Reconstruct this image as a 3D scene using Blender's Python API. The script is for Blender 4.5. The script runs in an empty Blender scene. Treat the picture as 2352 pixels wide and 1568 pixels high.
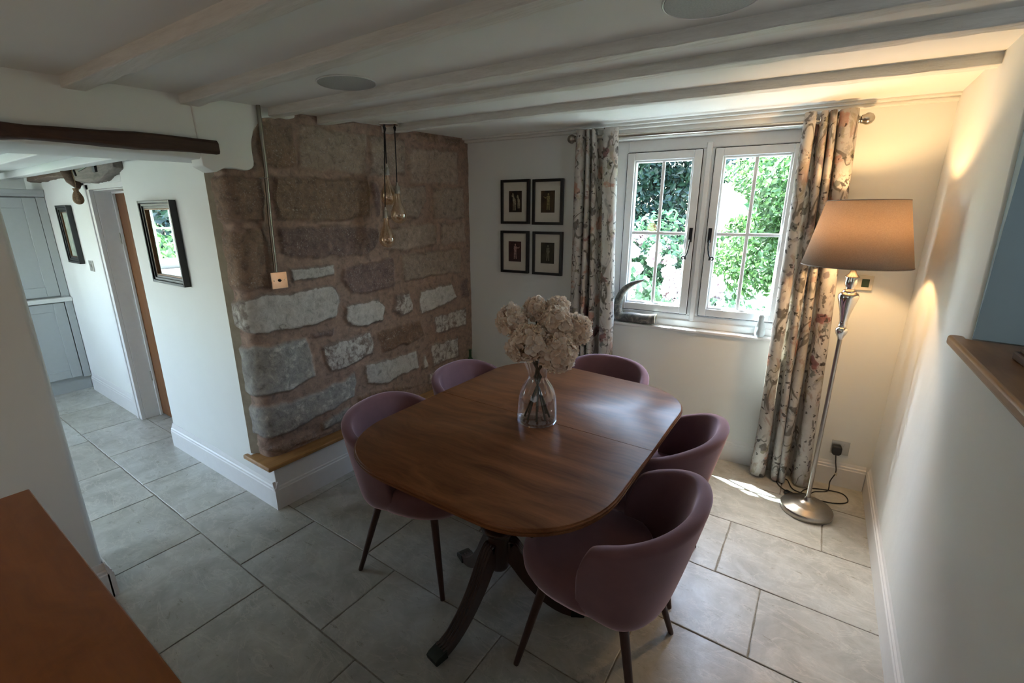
import bpy, bmesh, math, random
import numpy as np
from mathutils import Vector, Matrix
PI=math.pi; R=math.radians
S=bpy.context.scene; COL=S.collection

# ------------------------------------------------------------ camera, world, lights
def setup_camera():
    p,y,r=R(15.46),R(34.0),R(-0.1)
    cy,sy=math.cos(y),math.sin(y)
    fwd=Vector((-sy*math.cos(p),cy*math.cos(p),-math.sin(p))); right=Vector((cy,sy,0)); down=fwd.cross(right)
    r_=right*math.cos(r)+down*math.sin(r); d_=-right*math.sin(r)+down*math.cos(r)
    cam=bpy.data.cameras.new('camera'); o=bpy.data.objects.new('camera',cam); COL.objects.link(o)
    cam.sensor_width=36; cam.sensor_fit='HORIZONTAL'; cam.lens=1045/2352*36; cam.clip_start=.02
    m=Matrix((r_,-d_,-fwd)).transposed().to_4x4(); m.translation=Vector((0,0,1.62)); o.matrix_world=m
    S.camera=o
setup_camera()
W=bpy.data.worlds.new('world'); S.world=W; W.use_nodes=True
nt=W.node_tree; bg=nt.nodes['Background']; sk=nt.nodes.new('ShaderNodeTexSky'); sk.sky_type='NISHITA'
sk.sun_disc=False; sk.sun_elevation=R(58); sk.sun_rotation=R(-65); sk.air_density=1.2; sk.dust_density=2.5
nt.links.new(sk.outputs[0],bg.inputs[0]); bg.inputs[1].default_value=4.0
def light(name,kind,loc,direction,energy,color,size=None,size_y=None,portal=False,spread=None,radius=None):
    l=bpy.data.lights.new(name,kind); o=bpy.data.objects.new(name,l); COL.objects.link(o); o.location=loc
    if direction is not None: o.rotation_euler=Vector(direction).to_track_quat('-Z','Y').to_euler()
    l.energy=energy; l.color=color
    if kind=='AREA':
        l.shape='RECTANGLE'; l.size=size; l.size_y=size_y or size
        if portal: l.cycles.is_portal=True
        if spread: l.spread=spread
    if radius is not None: l.shadow_soft_size=radius
    return o
sun=light('sun','SUN',(-4,6,8),(.46,-.2,-.865),108.0,(.86,.97,1)); sun.data.angle=R(.6)
WA=Vector((-.256,3.150,0)); WU=Vector((.996,.0884,0)).normalized(); WN=Vector((-WU.y,WU.x,0)); WROT=math.atan2(WU.y,WU.x)
def WP(s,off,z): # point relative to the window wall: s along it, off into the room
    return WA+WU*s-WN*off+Vector((0,0,z))
light('dining_window_daylight','AREA',WP(-.42,-.17,1.5),-WN,10,(1,1,1),1.1,1.15,portal=True)
light('kitchen_window_daylight','AREA',(-6.40,-.3,1.45),(1,0,0),14,(.86,.94,1),1.2,.9,portal=True)
light('kitchen_front_fill','AREA',(-4.65,-2.62,1.55),(0,1,-.1),9.5,(1,.94,.86),1.2,.65)  # added fill lamp that brightens the mirror wall
light('hall_fill','AREA',(-.6,-2.5,1.5),(0,1,.05),3.2,(.95,.98,1),1.6,1.3)  # added fill from behind the camera, no window modelled there
light('stairwell_fill','AREA',(1.25,.9,2.05),(-.25,.45,-.6),3,(.85,.94,1),.6,.6)  # added bluish fill for the stairwell, no window behind it
light('sideboard_lamp_glow','POINT',(-1.5,-.75,1.45),None,2.6,(1,.54,.20),radius=.07)
light('floor_lamp_bulb','POINT',(.134,2.802,1.572),None,12.5,(1,.62,.28),radius=.035)
S.view_settings.view_transform='Standard'; S.view_settings.look='None'
S.view_settings.gamma=1; S.view_settings.use_curve_mapping=False
S.view_settings.exposure=0.52

# ------------------------------------------------------------ materials
def sock(n,name): 
    return n.inputs[name] if isinstance(name,(str,int)) else name
class Mat:
    def __init__(s,name):
        s.m=bpy.data.materials.new(name); s.m.use_nodes=True; s.t=s.m.node_tree
        s.t.nodes.clear(); s.out=s.t.nodes.new('ShaderNodeOutputMaterial')
    def n(s,kind,_ins=None,**kw):
        nd=s.t.nodes.new('ShaderNode'+kind)
        for k,v in kw.items(): setattr(nd,k,v)
        for k,v in (_ins or {}).items():
            if isinstance(v,bpy.types.NodeSocket): s.t.links.new(v,nd.inputs[k])
            else: nd.inputs[k].default_value=v
        return nd
    def link(s,a,b): s.t.links.new(a,b)
    def coord(s,which='Object',scale=(1,1,1)):
        c=s.n('TexCoord').outputs[which]
        return s.n('Mapping',{0:c,'Scale':scale}).outputs[0]
    def noise(s,vec,scale=5,detail=4,rough=.55,dist=0):
        return s.n('TexNoise',{'Vector':vec,'Scale':scale,'Detail':detail,'Roughness':rough,'Distortion':dist}).outputs[0]
    def ramp(s,fac,stops,interp='LINEAR'):
        r=s.n('ValToRGB',{0:fac}); e=r.color_ramp; e.interpolation=interp
        while len(e.elements)<len(stops): e.elements.new(.5)
        for el,(p,c) in zip(e.elements,stops):
            el.position=p; el.color=(*c,1) if len(c)==3 else c
        return r.outputs[0]
    def mix(s,fac,a,b,mode='MIX'):
        m=s.n('MixRGB',{0:fac},blend_type=mode)
        for i,v in ((1,a),(2,b)):
            if isinstance(v,bpy.types.NodeSocket): s.link(v,m.inputs[i])
            else: m.inputs[i].default_value=(*v,1)
        return m.outputs[0]
    def math(s,op,a,b=0,c=None):
        d={0:a,1:b}
        if c is not None: d[2]=c
        return s.n('Math',d,operation=op).outputs[0]
    def bump(s,h,strength=.3,dist=.01):
        return s.n('Bump',{'Height':h,'Strength':strength,'Distance':dist}).outputs[0]
    def pbr(s,color,rough=.5,metal=0,normal=None,**kw):
        b=s.n('BsdfPrincipled')
        for k,v in (('Base Color',color),('Roughness',rough),('Metallic',metal)):
            if isinstance(v,bpy.types.NodeSocket): s.link(v,b.inputs[k])
            else: b.inputs[k].default_value=(*v,1) if isinstance(v,tuple) else v
        if normal is not None: s.link(normal,b.inputs['Normal'])
        for k,v in kw.items():
            k=k.replace('_',' ')
            if isinstance(v,bpy.types.NodeSocket): s.link(v,b.inputs[k])
            else: b.inputs[k].default_value=(*v,1) if isinstance(v,tuple) else v
        s.link(b.outputs[0],s.out.inputs[0]); s.b=b; return s.m
def simple(name,color,rough=.5,metal=0,nscale=30,var=.12,bump=.05,**kw):
    m=Mat(name); v=m.coord(); f=m.noise(v,nscale)
    c=m.ramp(f,[(.3,tuple(x*(1-var) for x in color)),(.7,tuple(min(1,x*(1+var)) for x in color))])
    return m.pbr(c,rough,metal,m.bump(f,bump,.003),**kw)
def plaster(name,color):
    m=Mat(name); v=m.coord(); a=m.noise(v,2.2,3); b=m.noise(v,14,5)
    c=m.ramp(a,[(.3,tuple(x*.965 for x in color)),(.7,color)])
    h=m.math('ADD',a,m.math('MULTIPLY',b,.15))
    return m.pbr(c,.75,0,m.bump(h,.35,.02))
def wood(name,dark,light,axis=0,rough=.35,scale=1,coat=0,knots=0,bumps=.08,stretch=18,spec=.45):
    m=Mat(name); sc=[stretch]*3; sc[axis]=1.1
    v=m.coord('Object',tuple(x*scale for x in sc))
    wv=m.coord('Object',(1,1,1)); w=m.noise(wv,2.0,2)
    off=m.n('VectorMath',{0:v,1:m.n('CombineXYZ',{0:m.math('MULTIPLY',w,1.2),1:m.math('MULTIPLY',w,3.5*scale),2:m.math('MULTIPLY',w,3.5)}).outputs[0]},operation='ADD').outputs[0]
    f=m.noise(off,1.0,6,.62,.35); g=m.noise(off,5.0,4,.7)
    fv=m.coord('Object',tuple((1.6 if i==axis else 110) for i in range(3))); fine=m.noise(fv,1.0,3,.7)
    h=m.math('ADD',m.math('MULTIPLY',f,.66),m.math('ADD',m.math('MULTIPLY',g,.22),m.math('MULTIPLY',fine,.12)))
    c=m.ramp(h,[(.33,dark),(.5,tuple((a+b)/2 for a,b in zip(dark,light))),(.66,light)])
    return m.pbr(c,rough,0,m.bump(g,bumps,.002),Coat_Weight=coat,Coat_Roughness=.12,Specular_IOR_Level=spec)
M={}
M['wall']=plaster('white_wall_paint',(.82,.835,.81))
M['ceiling']=plaster('white_ceiling_paint',(.85,.865,.845))
M['blue_wall']=plaster('blue_grey_wall_paint',(.34,.46,.52))
M['paint']=simple('white_gloss_paint',(.78,.78,.78),.35,var=.02,bump=.02)
M['beam_paint']=None
def beam_paint():
    m=Mat('rough_painted_beam'); v=m.coord('Object',(2.2,30,30)); f=m.noise(v,1.3,6,.7)
    c=m.ramp(f,[(.3,(.70,.69,.65)),(.62,(.84,.835,.80))])
    return m.pbr(c,.6,0,m.bump(f,.55,.012))
M['beam_paint']=beam_paint()
M['upvc']=simple('white_window_frame',(.90,.92,.94),.28,var=.02,bump=.01)
M['dark_timber']=wood('dark_oak_timber',(.022,.010,.006),(.085,.038,.022),axis=1,rough=.7,bumps=.5,stretch=24)
M['grey_timber']=wood('weathered_grey_timber',(.10,.085,.075),(.30,.26,.23),axis=0,rough=.85,bumps=.6)
M['brown_timber']=wood('weathered_brown_timber',(.05,.032,.022),(.20,.14,.10),axis=0,rough=.85,bumps=.6)
M['oak']=wood('oak_shelf_wood',(.26,.125,.040),(.46,.25,.095),axis=1,rough=.38)
M['oak_tread']=wood('brown_oak_ledge',(.16,.075,.028),(.30,.155,.065),axis=1,rough=.35)
M['door']=wood('orange_oak_door',(.13,.050,.014),(.23,.095,.03),axis=2,rough=.45)
M['mahogany']=wood('mahogany_veneer',(.078,.026,.010),(.235,.093,.037),axis=0,rough=.34,scale=1.0,coat=.0,bumps=.03,stretch=17,spec=.17)
M['dark_mahogany']=wood('dark_mahogany',(.018,.007,.005),(.05,.018,.011),axis=2,rough=.28,coat=.3,bumps=.03)
M['cherry']=wood('orange_cherry_wood',(.16,.045,.007),(.29,.095,.017),axis=0,rough=.33,coat=.15,stretch=8)
M['darkwood']=wood('carved_dark_wood',(.03,.012,.007),(.085,.035,.02),axis=1,rough=.45)
M['leg']=simple('dark_walnut_leg',(.052,.022,.016),.38)
M['bronze_cap']=simple('dark_green_bronze',(.02,.026,.022),.4,.6)
M['conduit']=simple('dull_steel_conduit',(.26,.245,.21),.38,1,var=.05)
M['chrome']=simple('polished_chrome',(.82,.80,.77),.07,1,var=.02,bump=0)
M['nickel']=simple('brushed_nickel',(.42,.39,.35),.28,1,nscale=60,var=.05,bump=.02)
M['steel']=simple('brushed_steel_plate',(.55,.54,.50),.3,1,var=.04)
M['reflection_tinted_chrome']=simple('polished_switch_plate',(.72,.60,.54),.08,1,var=.03,bump=0)  # chrome, with its orange-pink reflections put into the base colour
M['black_frame']=simple('black_painted_frame',(.008,.008,.009),.30,var=.1)
M['gold']=simple('gilt_slip',(.16,.075,.035),.35,.7)
M['mount']=simple('cream_picture_mount',(.66,.62,.54),.8,var=.02)
M['black_plastic']=simple('black_plastic',(.008,.008,.008),.35)
M['black_iron']=simple('black_iron',(.006,.007,.010),.4,.3)
M['speaker']=simple('grey_speaker_grille',(.42,.44,.44),.7,nscale=200,var=.10,bump=.2)
M['cabinet']=simple('grey_painted_cabinet',(.43,.455,.455),.42,var=.015,bump=.01)
M['worktop']=simple('white_quartz_worktop',(.78,.79,.76),.25,var=.03)
M['hessian']=simple('hessian_sack',(.22,.15,.085),.95,nscale=120,var=.4,bump=.6)
M['cord']=simple('black_fabric_cord',(.006,.005,.005),.7)
M['caulk']=simple('beige_plaster_return',(.30,.255,.19),.9,nscale=20,var=.15,bump=.2)
M['stem']=simple('dark_stem',(.045,.048,.028),.6)
M['shade_rim']=simple('grey_shade_trim',(.25,.22,.20),.8)
def velvet():
    m=Mat('mauve_velvet'); v=m.coord(); f=m.noise(v,9,3); g=m.noise(v,160,2)
    c=m.ramp(f,[(.3,(.142,.064,.074)),(.7,(.178,.083,.094))])
    return m.pbr(c,.85,0,m.bump(g,.12,.001),Sheen_Weight=1.0,Sheen_Roughness=.42,Sheen_Tint=(.88,.66,.76))
M['velvet']=velvet()
def floor_mat():
    m=Mat('limestone_flags'); v=m.coord()
    a=m.n('Attribute',attribute_name='tile').outputs['Color']
    sep=m.n('SeparateColor',{0:a})
    shift=m.n('VectorMath',{0:v,1:m.n('VectorMath',{0:a,'Scale':13.0},operation='SCALE').outputs[0]},operation='ADD').outputs[0]
    big=m.noise(shift,1.7,4,.55,.4); mid=m.noise(shift,6.5,9,.68,.5); fine=m.noise(shift,60,4,.7)
    st=m.n('Mapping',{0:shift,'Scale':(6,15,6),'Rotation':(0,0,.35)}).outputs[0]
    pit=m.noise(st,2.2,7,.78,.3); vein=m.noise(st,.55,8,.62,1.1)
    c=m.ramp(big,[(.30,(.40,.395,.36)),(.5,(.47,.47,.445)),(.70,(.54,.545,.525))])
    c=m.mix(.55,c,m.ramp(mid,[(.32,(.29,.28,.25)),(.5,(.47,.47,.445)),(.66,(.66,.665,.65))]))
    vl=m.math('ABSOLUTE',m.math('SUBTRACT',vein,.5))
    c=m.mix(m.math('MULTIPLY',m.ramp(vl,[(.0,(1,1,1)),(.022,(0,0,0))]),.35),c,(.74,.71,.66))
    c=m.mix(m.math('MULTIPLY',m.ramp(pit,[(.34,(1,1,1)),(.405,(0,0,0))]),.75),c,(.27,.245,.195))
    tint=m.ramp(sep.outputs[0],[(0,(.88,.86,.81)),(.5,(1,.985,.95)),(1,(.95,.95,.94))])
    c=m.mix(1,c,tint,'MULTIPLY')
    r=m.ramp(mid,[(.3,(.40,)*3),(.7,(.25,)*3)])
    h=m.math('ADD',m.math('MULTIPLY',mid,.5),m.math('ADD',m.math('MULTIPLY',pit,.6),m.math('MULTIPLY',fine,.12)))
    return m.pbr(c,r,0,m.bump(h,.25,.006))
M['floor']=floor_mat()
M['grout']=simple('tile_grout',(.27,.25,.21),.9,nscale=80,var=.25,bump=.3)
def stone_mat():
    m=Mat('sandstone_blocks'); v=m.coord()
    c=m.n('Attribute',attribute_name='stone').outputs['Color']
    wash=m.n('Attribute',attribute_name='wash').outputs['Fac']
    mort=m.n('Attribute',attribute_name='mortar').outputs['Fac']
    n1=m.noise(v,26,7,.7,.5); n2=m.noise(v,95,5,.75); n3=m.noise(v,8,5,.65,1.0)
    c=m.mix(1,c,m.ramp(n1,[(.30,(.50,.49,.48)),(.46,(.92,.92,.92)),(.58,(1.12,1.10,1.06)),(.72,(1.5,1.46,1.38))]),'MULTIPLY')
    sp=m.math('MULTIPLY',m.ramp(n2,[(.55,(0,0,0)),(.66,(1,1,1))]),m.math('SUBTRACT',1,mort))
    sp=m.math('MULTIPLY',sp,m.ramp(n3,[(.36,(.12,.12,.12)),(.60,(.85,.85,.85))]))
    c=m.mix(sp,c,(.46,.42,.38))
    t=m.math('ADD',m.math('MULTIPLY',n1,.55),m.math('MULTIPLY',n3,.45))
    wm=m.math('MULTIPLY_ADD',m.math('ADD',m.math('SUBTRACT',wash,1.0),t),9.0,.5)
    wm=m.n('Clamp',{0:wm}).outputs[0]
    wm=m.math('MULTIPLY',wm,.88)
    c=m.mix(wm,c,m.ramp(n1,[(.3,(.38,.36,.33)),(.6,(.62,.60,.56))]))
    h=m.math('ADD',m.math('MULTIPLY',n1,1.0),m.math('MULTIPLY',n2,.35))
    st=m.math('SUBTRACT',1.0,m.math('MULTIPLY',mort,.7))
    b=m.n('Bump',{'Height':m.math('MULTIPLY',h,st),'Strength':.7,'Distance':.010}).outputs[0]
    return m.pbr(c,.92,0,b)
M['stone']=stone_mat()
def curtain_mat():
    m=Mat('floral_curtain_linen'); uv=m.n('TexCoord').outputs['UV']
    wn=m.n('TexNoise',{'Vector':uv,'Scale':9.0,'Detail':3.0}).outputs['Color']; w2=m.n('TexNoise',{'Vector':uv,'Scale':42.0,'Detail':3.0}).outputs['Color']
    d=m.n('VectorMath',{0:uv,1:m.n('VectorMath',{0:wn,'Scale':.11},operation='SCALE').outputs[0]},operation='ADD').outputs[0]
    d=m.n('VectorMath',{0:d,1:m.n('VectorMath',{0:w2,'Scale':.045},operation='SCALE').outputs[0]},operation='ADD').outputs[0]
    def vor(vec,scale,stretch=(1,1,1)):
        mp=m.n('Mapping',{0:vec,'Scale':stretch}).outputs[0]
        n=m.n('TexVoronoi',{'Vector':mp,'Scale':scale}); return n.outputs['Distance'],n.outputs['Color']
    base=m.ramp(m.noise(uv,7,4),[(.35,(.58,.55,.52)),(.65,(.72,.69,.66))])
    wash=m.n('TexNoise',{'Vector':m.n('Mapping',{0:uv,'Scale':(13,7,1)}).outputs[0],'Scale':1.0,'Detail':5.0,'Roughness':.65,'Distortion':1.2}).outputs[0]
    base=m.mix(m.ramp(wash,[(.53,(0,0,0)),(.60,(.75,.75,.75))]),base,m.ramp(m.noise(uv,5,2),[(.38,(.34,.33,.34)),(.48,(.46,.30,.27)),(.56,(.40,.36,.24)),(.64,(.33,.29,.33))]))
    D1,C1=vor(d,7.6); s1=m.n('SeparateColor',{0:C1})
    inner=m.ramp(m.noise(uv,38,3),[(.35,(0,0,0)),(.65,(1,1,1))])
    pet=m.mix(inner,(.52,.25,.19),(.62,.42,.34)); plum=m.mix(inner,(.16,.045,.065),(.36,.14,.14))
    fl=m.mix(m.ramp(s1.outputs[1],[(.62,(0,0,0)),(.64,(1,1,1))]),pet,plum)
    mk=m.math('MULTIPLY',m.ramp(D1,[(.30,(1,1,1)),(.36,(0,0,0))]),m.ramp(s1.outputs[0],[(.50,(0,0,0)),(.52,(1,1,1))]))
    c=m.mix(m.math('MULTIPLY',mk,.85),base,fl)
    D2,C2=vor(d,17,(1,.62,1)); s2=m.n('SeparateColor',{0:C2})
    lf=m.ramp(s2.outputs[1],[(0,(.10,.095,.10)),(.35,(.16,.19,.19)),(.6,(.26,.22,.26)),(.8,(.28,.26,.17))],'CONSTANT')
    mk2=m.math('MULTIPLY',m.ramp(D2,[(.27,(1,1,1)),(.33,(0,0,0))]),m.ramp(s2.outputs[0],[(.36,(0,0,0)),(.38,(1,1,1))]))
    c=m.mix(m.math('MULTIPLY',mk2,.8),c,lf)
    D3,C3=vor(d,34,(1,.7,1)); s3=m.n('SeparateColor',{0:C3})
    mk3=m.math('MULTIPLY',m.ramp(D3,[(.26,(1,1,1)),(.32,(0,0,0))]),m.ramp(s3.outputs[0],[(.48,(0,0,0)),(.50,(1,1,1))]))
    c=m.mix(m.math('MULTIPLY',mk3,.85),c,(.035,.028,.040))
    ln=m.n('TexNoise',{'Vector':m.n('Mapping',{0:uv,'Scale':(9,3.5,1)}).outputs[0],'Scale':1.0,'Detail':2.0,'Distortion':.8}).outputs[0]
    l=m.math('ABSOLUTE',m.math('SUBTRACT',ln,.5)); reg=m.ramp(m.noise(uv,4,2),[(.42,(0,0,0)),(.48,(1,1,1))])
    mk4=m.math('MULTIPLY',m.ramp(l,[(.012,(1,1,1)),(.022,(0,0,0))]),reg)
    c=m.mix(m.math('MULTIPLY',mk4,.8),c,(.13,.12,.11))
    wv=m.noise(m.n('Mapping',{0:uv,'Scale':(500,500,1)}).outputs[0],1,2)
    b=m.n('BsdfDiffuse',{'Color':c,'Normal':m.bump(wv,.1,.001)}); t=m.n('BsdfTranslucent',{'Color':m.mix(.35,c,(.75,.62,.42))})
    mx=m.n('MixShader',{0:.30,1:b.outputs[0],2:t.outputs[0]}); m.link(mx.outputs[0],m.out.inputs[0]); return m.m
M['curtain']=curtain_mat()
def shade_mat():
    m=Mat('taupe_linen_shade'); v=m.coord('Object',(260,260,260)); f=m.noise(v,1,3)
    c=m.ramp(f,[(.3,(.40,.325,.265)),(.7,(.48,.395,.33))])
    b=m.n('BsdfDiffuse',{'Color':c}); t=m.n('BsdfTranslucent',{'Color':m.mix(.0,c,c)})
    mx=m.n('MixShader',{0:.42,1:b.outputs[0],2:t.outputs[0]}); m.link(mx.outputs[0],m.out.inputs[0]); return m.m
M['shade']=shade_mat()
def pane(name,tint=(1,1,1),refl=.08,rough=0.0):
    m=Mat(name); t=m.n('BsdfTransparent',{'Color':(*tint,1)}); g=m.n('BsdfGlossy',{'Color':(1,1,1,1),'Roughness':rough})
    fr=m.n('LayerWeight',{'Blend':.5}).outputs['Facing']
    fac=m.math('ADD',m.math('MULTIPLY',m.math('POWER',fr,2.6),.62),refl*.14)
    mx=m.n('MixShader',{0:fac,1:t.outputs[0],2:g.outputs[0]}); m.link(mx.outputs[0],m.out.inputs[0]); return m.m
M['pane']=pane('window_glass',(.97,1,.99))
M['vase_glass']=pane('vase_glass',(.94,.94,.955),.35)
M['amber_glass']=pane('amber_bulb_glass',(.93,.79,.62),1.3,.05)
M['bottle_glass']=pane('green_bottle_glass',(.62,.80,.70),.2)
M['mirror']=simple('mirror_glass',(.88,.90,.90),.01,1,var=0,bump=0)
M['filament']=simple('bulb_filament_mount',(.40,.30,.22),.3,.6)
def leaf_mat(name,cols,trans=.35,rough=.5):
    m=Mat(name); a=m.n('Attribute',attribute_name='leaf').outputs['Fac']
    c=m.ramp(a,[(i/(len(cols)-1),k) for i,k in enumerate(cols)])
    b=m.n('BsdfPrincipled',{'Base Color':c,'Roughness':rough}); t=m.n('BsdfTranslucent',{'Color':c})
    mx=m.n('MixShader',{0:trans,1:b.outputs[0],2:t.outputs[0]}); m.link(mx.outputs[0],m.out.inputs[0]); return m.m
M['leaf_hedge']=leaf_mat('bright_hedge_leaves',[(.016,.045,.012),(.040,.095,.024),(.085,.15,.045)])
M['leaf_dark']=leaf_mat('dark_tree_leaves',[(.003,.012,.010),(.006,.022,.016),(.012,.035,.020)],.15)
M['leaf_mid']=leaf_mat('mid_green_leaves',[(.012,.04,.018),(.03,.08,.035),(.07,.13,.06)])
M['petal_out']=leaf_mat('pale_pink_hydrangea_petals',[(.50,.25,.30),(.58,.44,.46),(.62,.58,.57)],.3)
M['petal']=leaf_mat('cream_peach_petals',[(.74,.55,.41),(.88,.73,.60),(.95,.86,.77)],.42,.7)
M['bounce_ground']=simple('pale_bounce_gravel',(.62,.61,.58),.9,nscale=40)  # pale ground added outdoors to bounce light into the rooms
M['grass']=simple('garden_lawn',(.05,.10,.03),.9,nscale=12,var=.4)
def horn_mat():
    m=Mat('grey_mottled_horn'); v=m.coord(); f=m.noise(v,18,6,.7,1.2); g=m.noise(v,60,4)
    c=m.ramp(f,[(.3,(.030,.033,.034)),(.5,(.11,.115,.11)),(.68,(.36,.33,.28))])
    return m.pbr(c,.5,0,m.bump(g,.4,.004))
M['horn']=horn_mat()
def art_mat(name,bgc,bg2):
    m=Mat(name); v=m.coord(); f=m.noise(v,18,4); c=m.ramp(f,[(.3,bgc),(.7,bg2)]); return m.pbr(c,.7)
M['art_red']=art_mat('dark_red_print',(.022,.008,.007),(.07,.022,.018))
M['art_brown']=art_mat('dark_brown_print',(.02,.013,.005),(.085,.045,.014))
M['art_black']=art_mat('black_brown_print',(.008,.008,.006),(.05,.025,.012))
M['art_olive']=art_mat('dark_olive_print',(.022,.022,.014),(.06,.052,.03))
M['fig_cream']=simple('cream_printed_figure',(.34,.30,.20),.7,nscale=90,var=.5)
M['fig_olive']=simple('ochre_printed_figure',(.25,.20,.08),.7,nscale=90,var=.5)
M['fig_pink']=simple('pink_printed_figure',(.36,.22,.19),.7,nscale=90,var=.5)
M['fig_grey']=simple('grey_printed_figure',(.16,.15,.10),.7,nscale=60,var=.4)
M['landscape']=art_mat('pale_green_picture',(.22,.28,.22),(.48,.52,.44))
M['green_patch']=simple('dark_green_screen',(.03,.06,.03),.4)
M['pale_plastic']=simple('cream_plastic',(.66,.62,.52),.45,var=.03)

# ------------------------------------------------------------ mesh helpers
class MB:
    def __init__(s): s.v=[]; s.f=[]; s.uv=None
    def add(s,vs,fs,m=None):
        b=len(s.v)
        for p in vs: s.v.append((m@Vector(p))[:] if m is not None else tuple(p))
        s.f+= [tuple(i+b for i in f) for f in fs]; return s
    def box(s,x0,x1,y0,y1,z0,z1,m=None):
        v=[(x,y,z) for x in (x0,x1) for y in (y0,y1) for z in (z0,z1)]
        return s.add(v,[(0,1,3,2),(4,6,7,5),(0,4,5,1),(2,3,7,6),(0,2,6,4),(1,5,7,3)],m)
    def prism(s,pts,d0,d1,axis='z',m=None):
        n=len(pts)
        def P(a,b,d): return {'z':(a,b,d),'y':(a,d,b),'x':(d,a,b)}[axis]
        v=[P(a,b,d0) for a,b in pts]+[P(a,b,d1) for a,b in pts]
        f=[tuple(range(n))[::-1],tuple(range(n,2*n))]+[(i,(i+1)%n,(i+1)%n+n,i+n) for i in range(n)]
        return s.add(v,f,m)
    def lathe(s,prof,n=32,m=None,rfun=None,cap=True):
        v=[];f=[]
        for r,z in prof:
            for k in range(n):
                a=2*PI*k/n; rr=r*(rfun(a,z) if rfun else 1); v.append((rr*math.cos(a),rr*math.sin(a),z))
        for i in range(len(prof)-1):
            for k in range(n):
                k2=(k+1)%n; f.append((i*n+k,i*n+k2,(i+1)*n+k2,(i+1)*n+k))
        if cap:
            if prof[0][0]>1e-5: f.append(tuple(range(n))[::-1])
            if prof[-1][0]>1e-5: f.append(tuple(range((len(prof)-1)*n,len(prof)*n)))
        return s.add(v,f,m)
    def tube(s,pts,rad,n=10,m=None,cap=True,flat=1.0):
        P=[Vector(p) for p in pts]; v=[];f=[]
        up=Vector((0,0,1)); 
        if abs((P[1]-P[0]).normalized().z)>.9: up=Vector((0,1,0))
        for i,p in enumerate(P):
            t=(P[min(i+1,len(P)-1)]-P[max(i-1,0)]).normalized()
            a=(up-t*up.dot(t)).normalized(); b=t.cross(a); up=a
            r=rad[i] if hasattr(rad,'__len__') else rad
            for k in range(n):
                th=2*PI*k/n; v.append(p+a*math.cos(th)*r+b*math.sin(th)*r*flat)
        for i in range(len(P)-1):
            for k in range(n):
                k2=(k+1)%n; f.append((i*n+k,i*n+k2,(i+1)*n+k2,(i+1)*n+k))
        if cap: f.append(tuple(range(n))[::-1]); f.append(tuple(range((len(P)-1)*n,len(P)*n)))
        return s.add(v,f,m)
    def torus(s,R0,r,c=(0,0,0),axis='z',n=28,k=8,m=None):
        pts=[]
        for i in range(n+1):
            a=2*PI*i/n; x,y=R0*math.cos(a),R0*math.sin(a)
            pts.append({'z':(c[0]+x,c[1]+y,c[2]),'y':(c[0]+x,c[1],c[2]+y),'x':(c[0],c[1]+x,c[2]+y)}[axis])
        return s.tube(pts,r,k,m,cap=False)
    def grid(s,fn,nu,nv,closed_u=False):
        v=[fn(i/(nu if closed_u else nu-1),j/(nv-1)) for j in range(nv) for i in range(nu)]; f=[]
        for j in range(nv-1):
            for i in range(nu if closed_u else nu-1):
                i2=(i+1)%nu; f.append((j*nu+i,j*nu+i2,(j+1)*nu+i2,(j+1)*nu+i))
        return s.add(v,f)
    def build(s,name,mat,parent=None,smooth=True,bevel=0,subsurf=0,solid=0,loc=None,angle=40,seg=2):
        me=bpy.data.meshes.new(name); me.from_pydata([tuple(p) for p in s.v],[],s.f); me.update()
        bm=bmesh.new(); bm.from_mesh(me); bmesh.ops.recalc_face_normals(bm,faces=bm.faces); bm.to_mesh(me); bm.free()
        if isinstance(mat,str): mat=M[mat]
        me.materials.append(mat)
        if smooth:
            for p in me.polygons: p.use_smooth=True
            try: me.set_sharp_from_angle(angle=R(angle))
            except Exception: pass
        o=bpy.data.objects.new(name,me); COL.objects.link(o)
        if parent is not None: o.parent=parent
        if loc is not None: o.location=loc
        if solid: md=o.modifiers.new('solid','SOLIDIFY'); md.thickness=solid; md.offset=0
        if bevel: md=o.modifiers.new('bevel','BEVEL'); md.width=bevel; md.segments=seg; md.limit_method='ANGLE'
        if subsurf: md=o.modifiers.new('sub','SUBSURF'); md.levels=subsurf; md.render_levels=subsurf
        return o
def tag(o,label=None,cat=None,group=None,kind=None):
    if label: o['label']=label
    if cat: o['category']=cat
    if group: o['group']=group
    if kind: o['kind']=kind
    return o
def thing(name,loc,rz=0,label=None,cat=None,group=None,kind=None):
    o=bpy.data.objects.new(name,None); COL.objects.link(o); o.location=loc; o.rotation_euler=(0,0,rz); o.empty_display_size=.1
    return tag(o,label,cat,group,kind)
def struct(o): o['kind']='structure'; return o
def copy_tree(o,parent=None):
    c=o.copy(); COL.objects.link(c)
    if parent is not None: c.parent=parent
    for ch in list(o.children): copy_tree(ch,c)
    return c
def vnoise(x,y,seed=0):
    rs=np.random.RandomState(seed); L=rs.rand(256,256)
    xi=np.floor(x).astype(int); yi=np.floor(y).astype(int); fx=x-xi; fy=y-yi
    fx=fx*fx*(3-2*fx); fy=fy*fy*(3-2*fy); g=lambda a,b: L[a%256,b%256]
    return (g(xi,yi)*(1-fx)+g(xi+1,yi)*fx)*(1-fy)+(g(xi,yi+1)*(1-fx)+g(xi+1,yi+1)*fx)*fy
def fbm(x,y,seed=0,oct=4):
    t=0;a=.5;n=0
    for i in range(oct): t=t+a*vnoise(x*2**i,y*2**i,seed+i); n+=a; a*=.5
    return t/n
def attr(me,name,kind,data):
    a=me.attributes.new(name,kind,'POINT'); 
    a.data.foreach_set('color' if kind=='FLOAT_COLOR' else 'value',np.asarray(data,dtype=np.float32).ravel())
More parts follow.
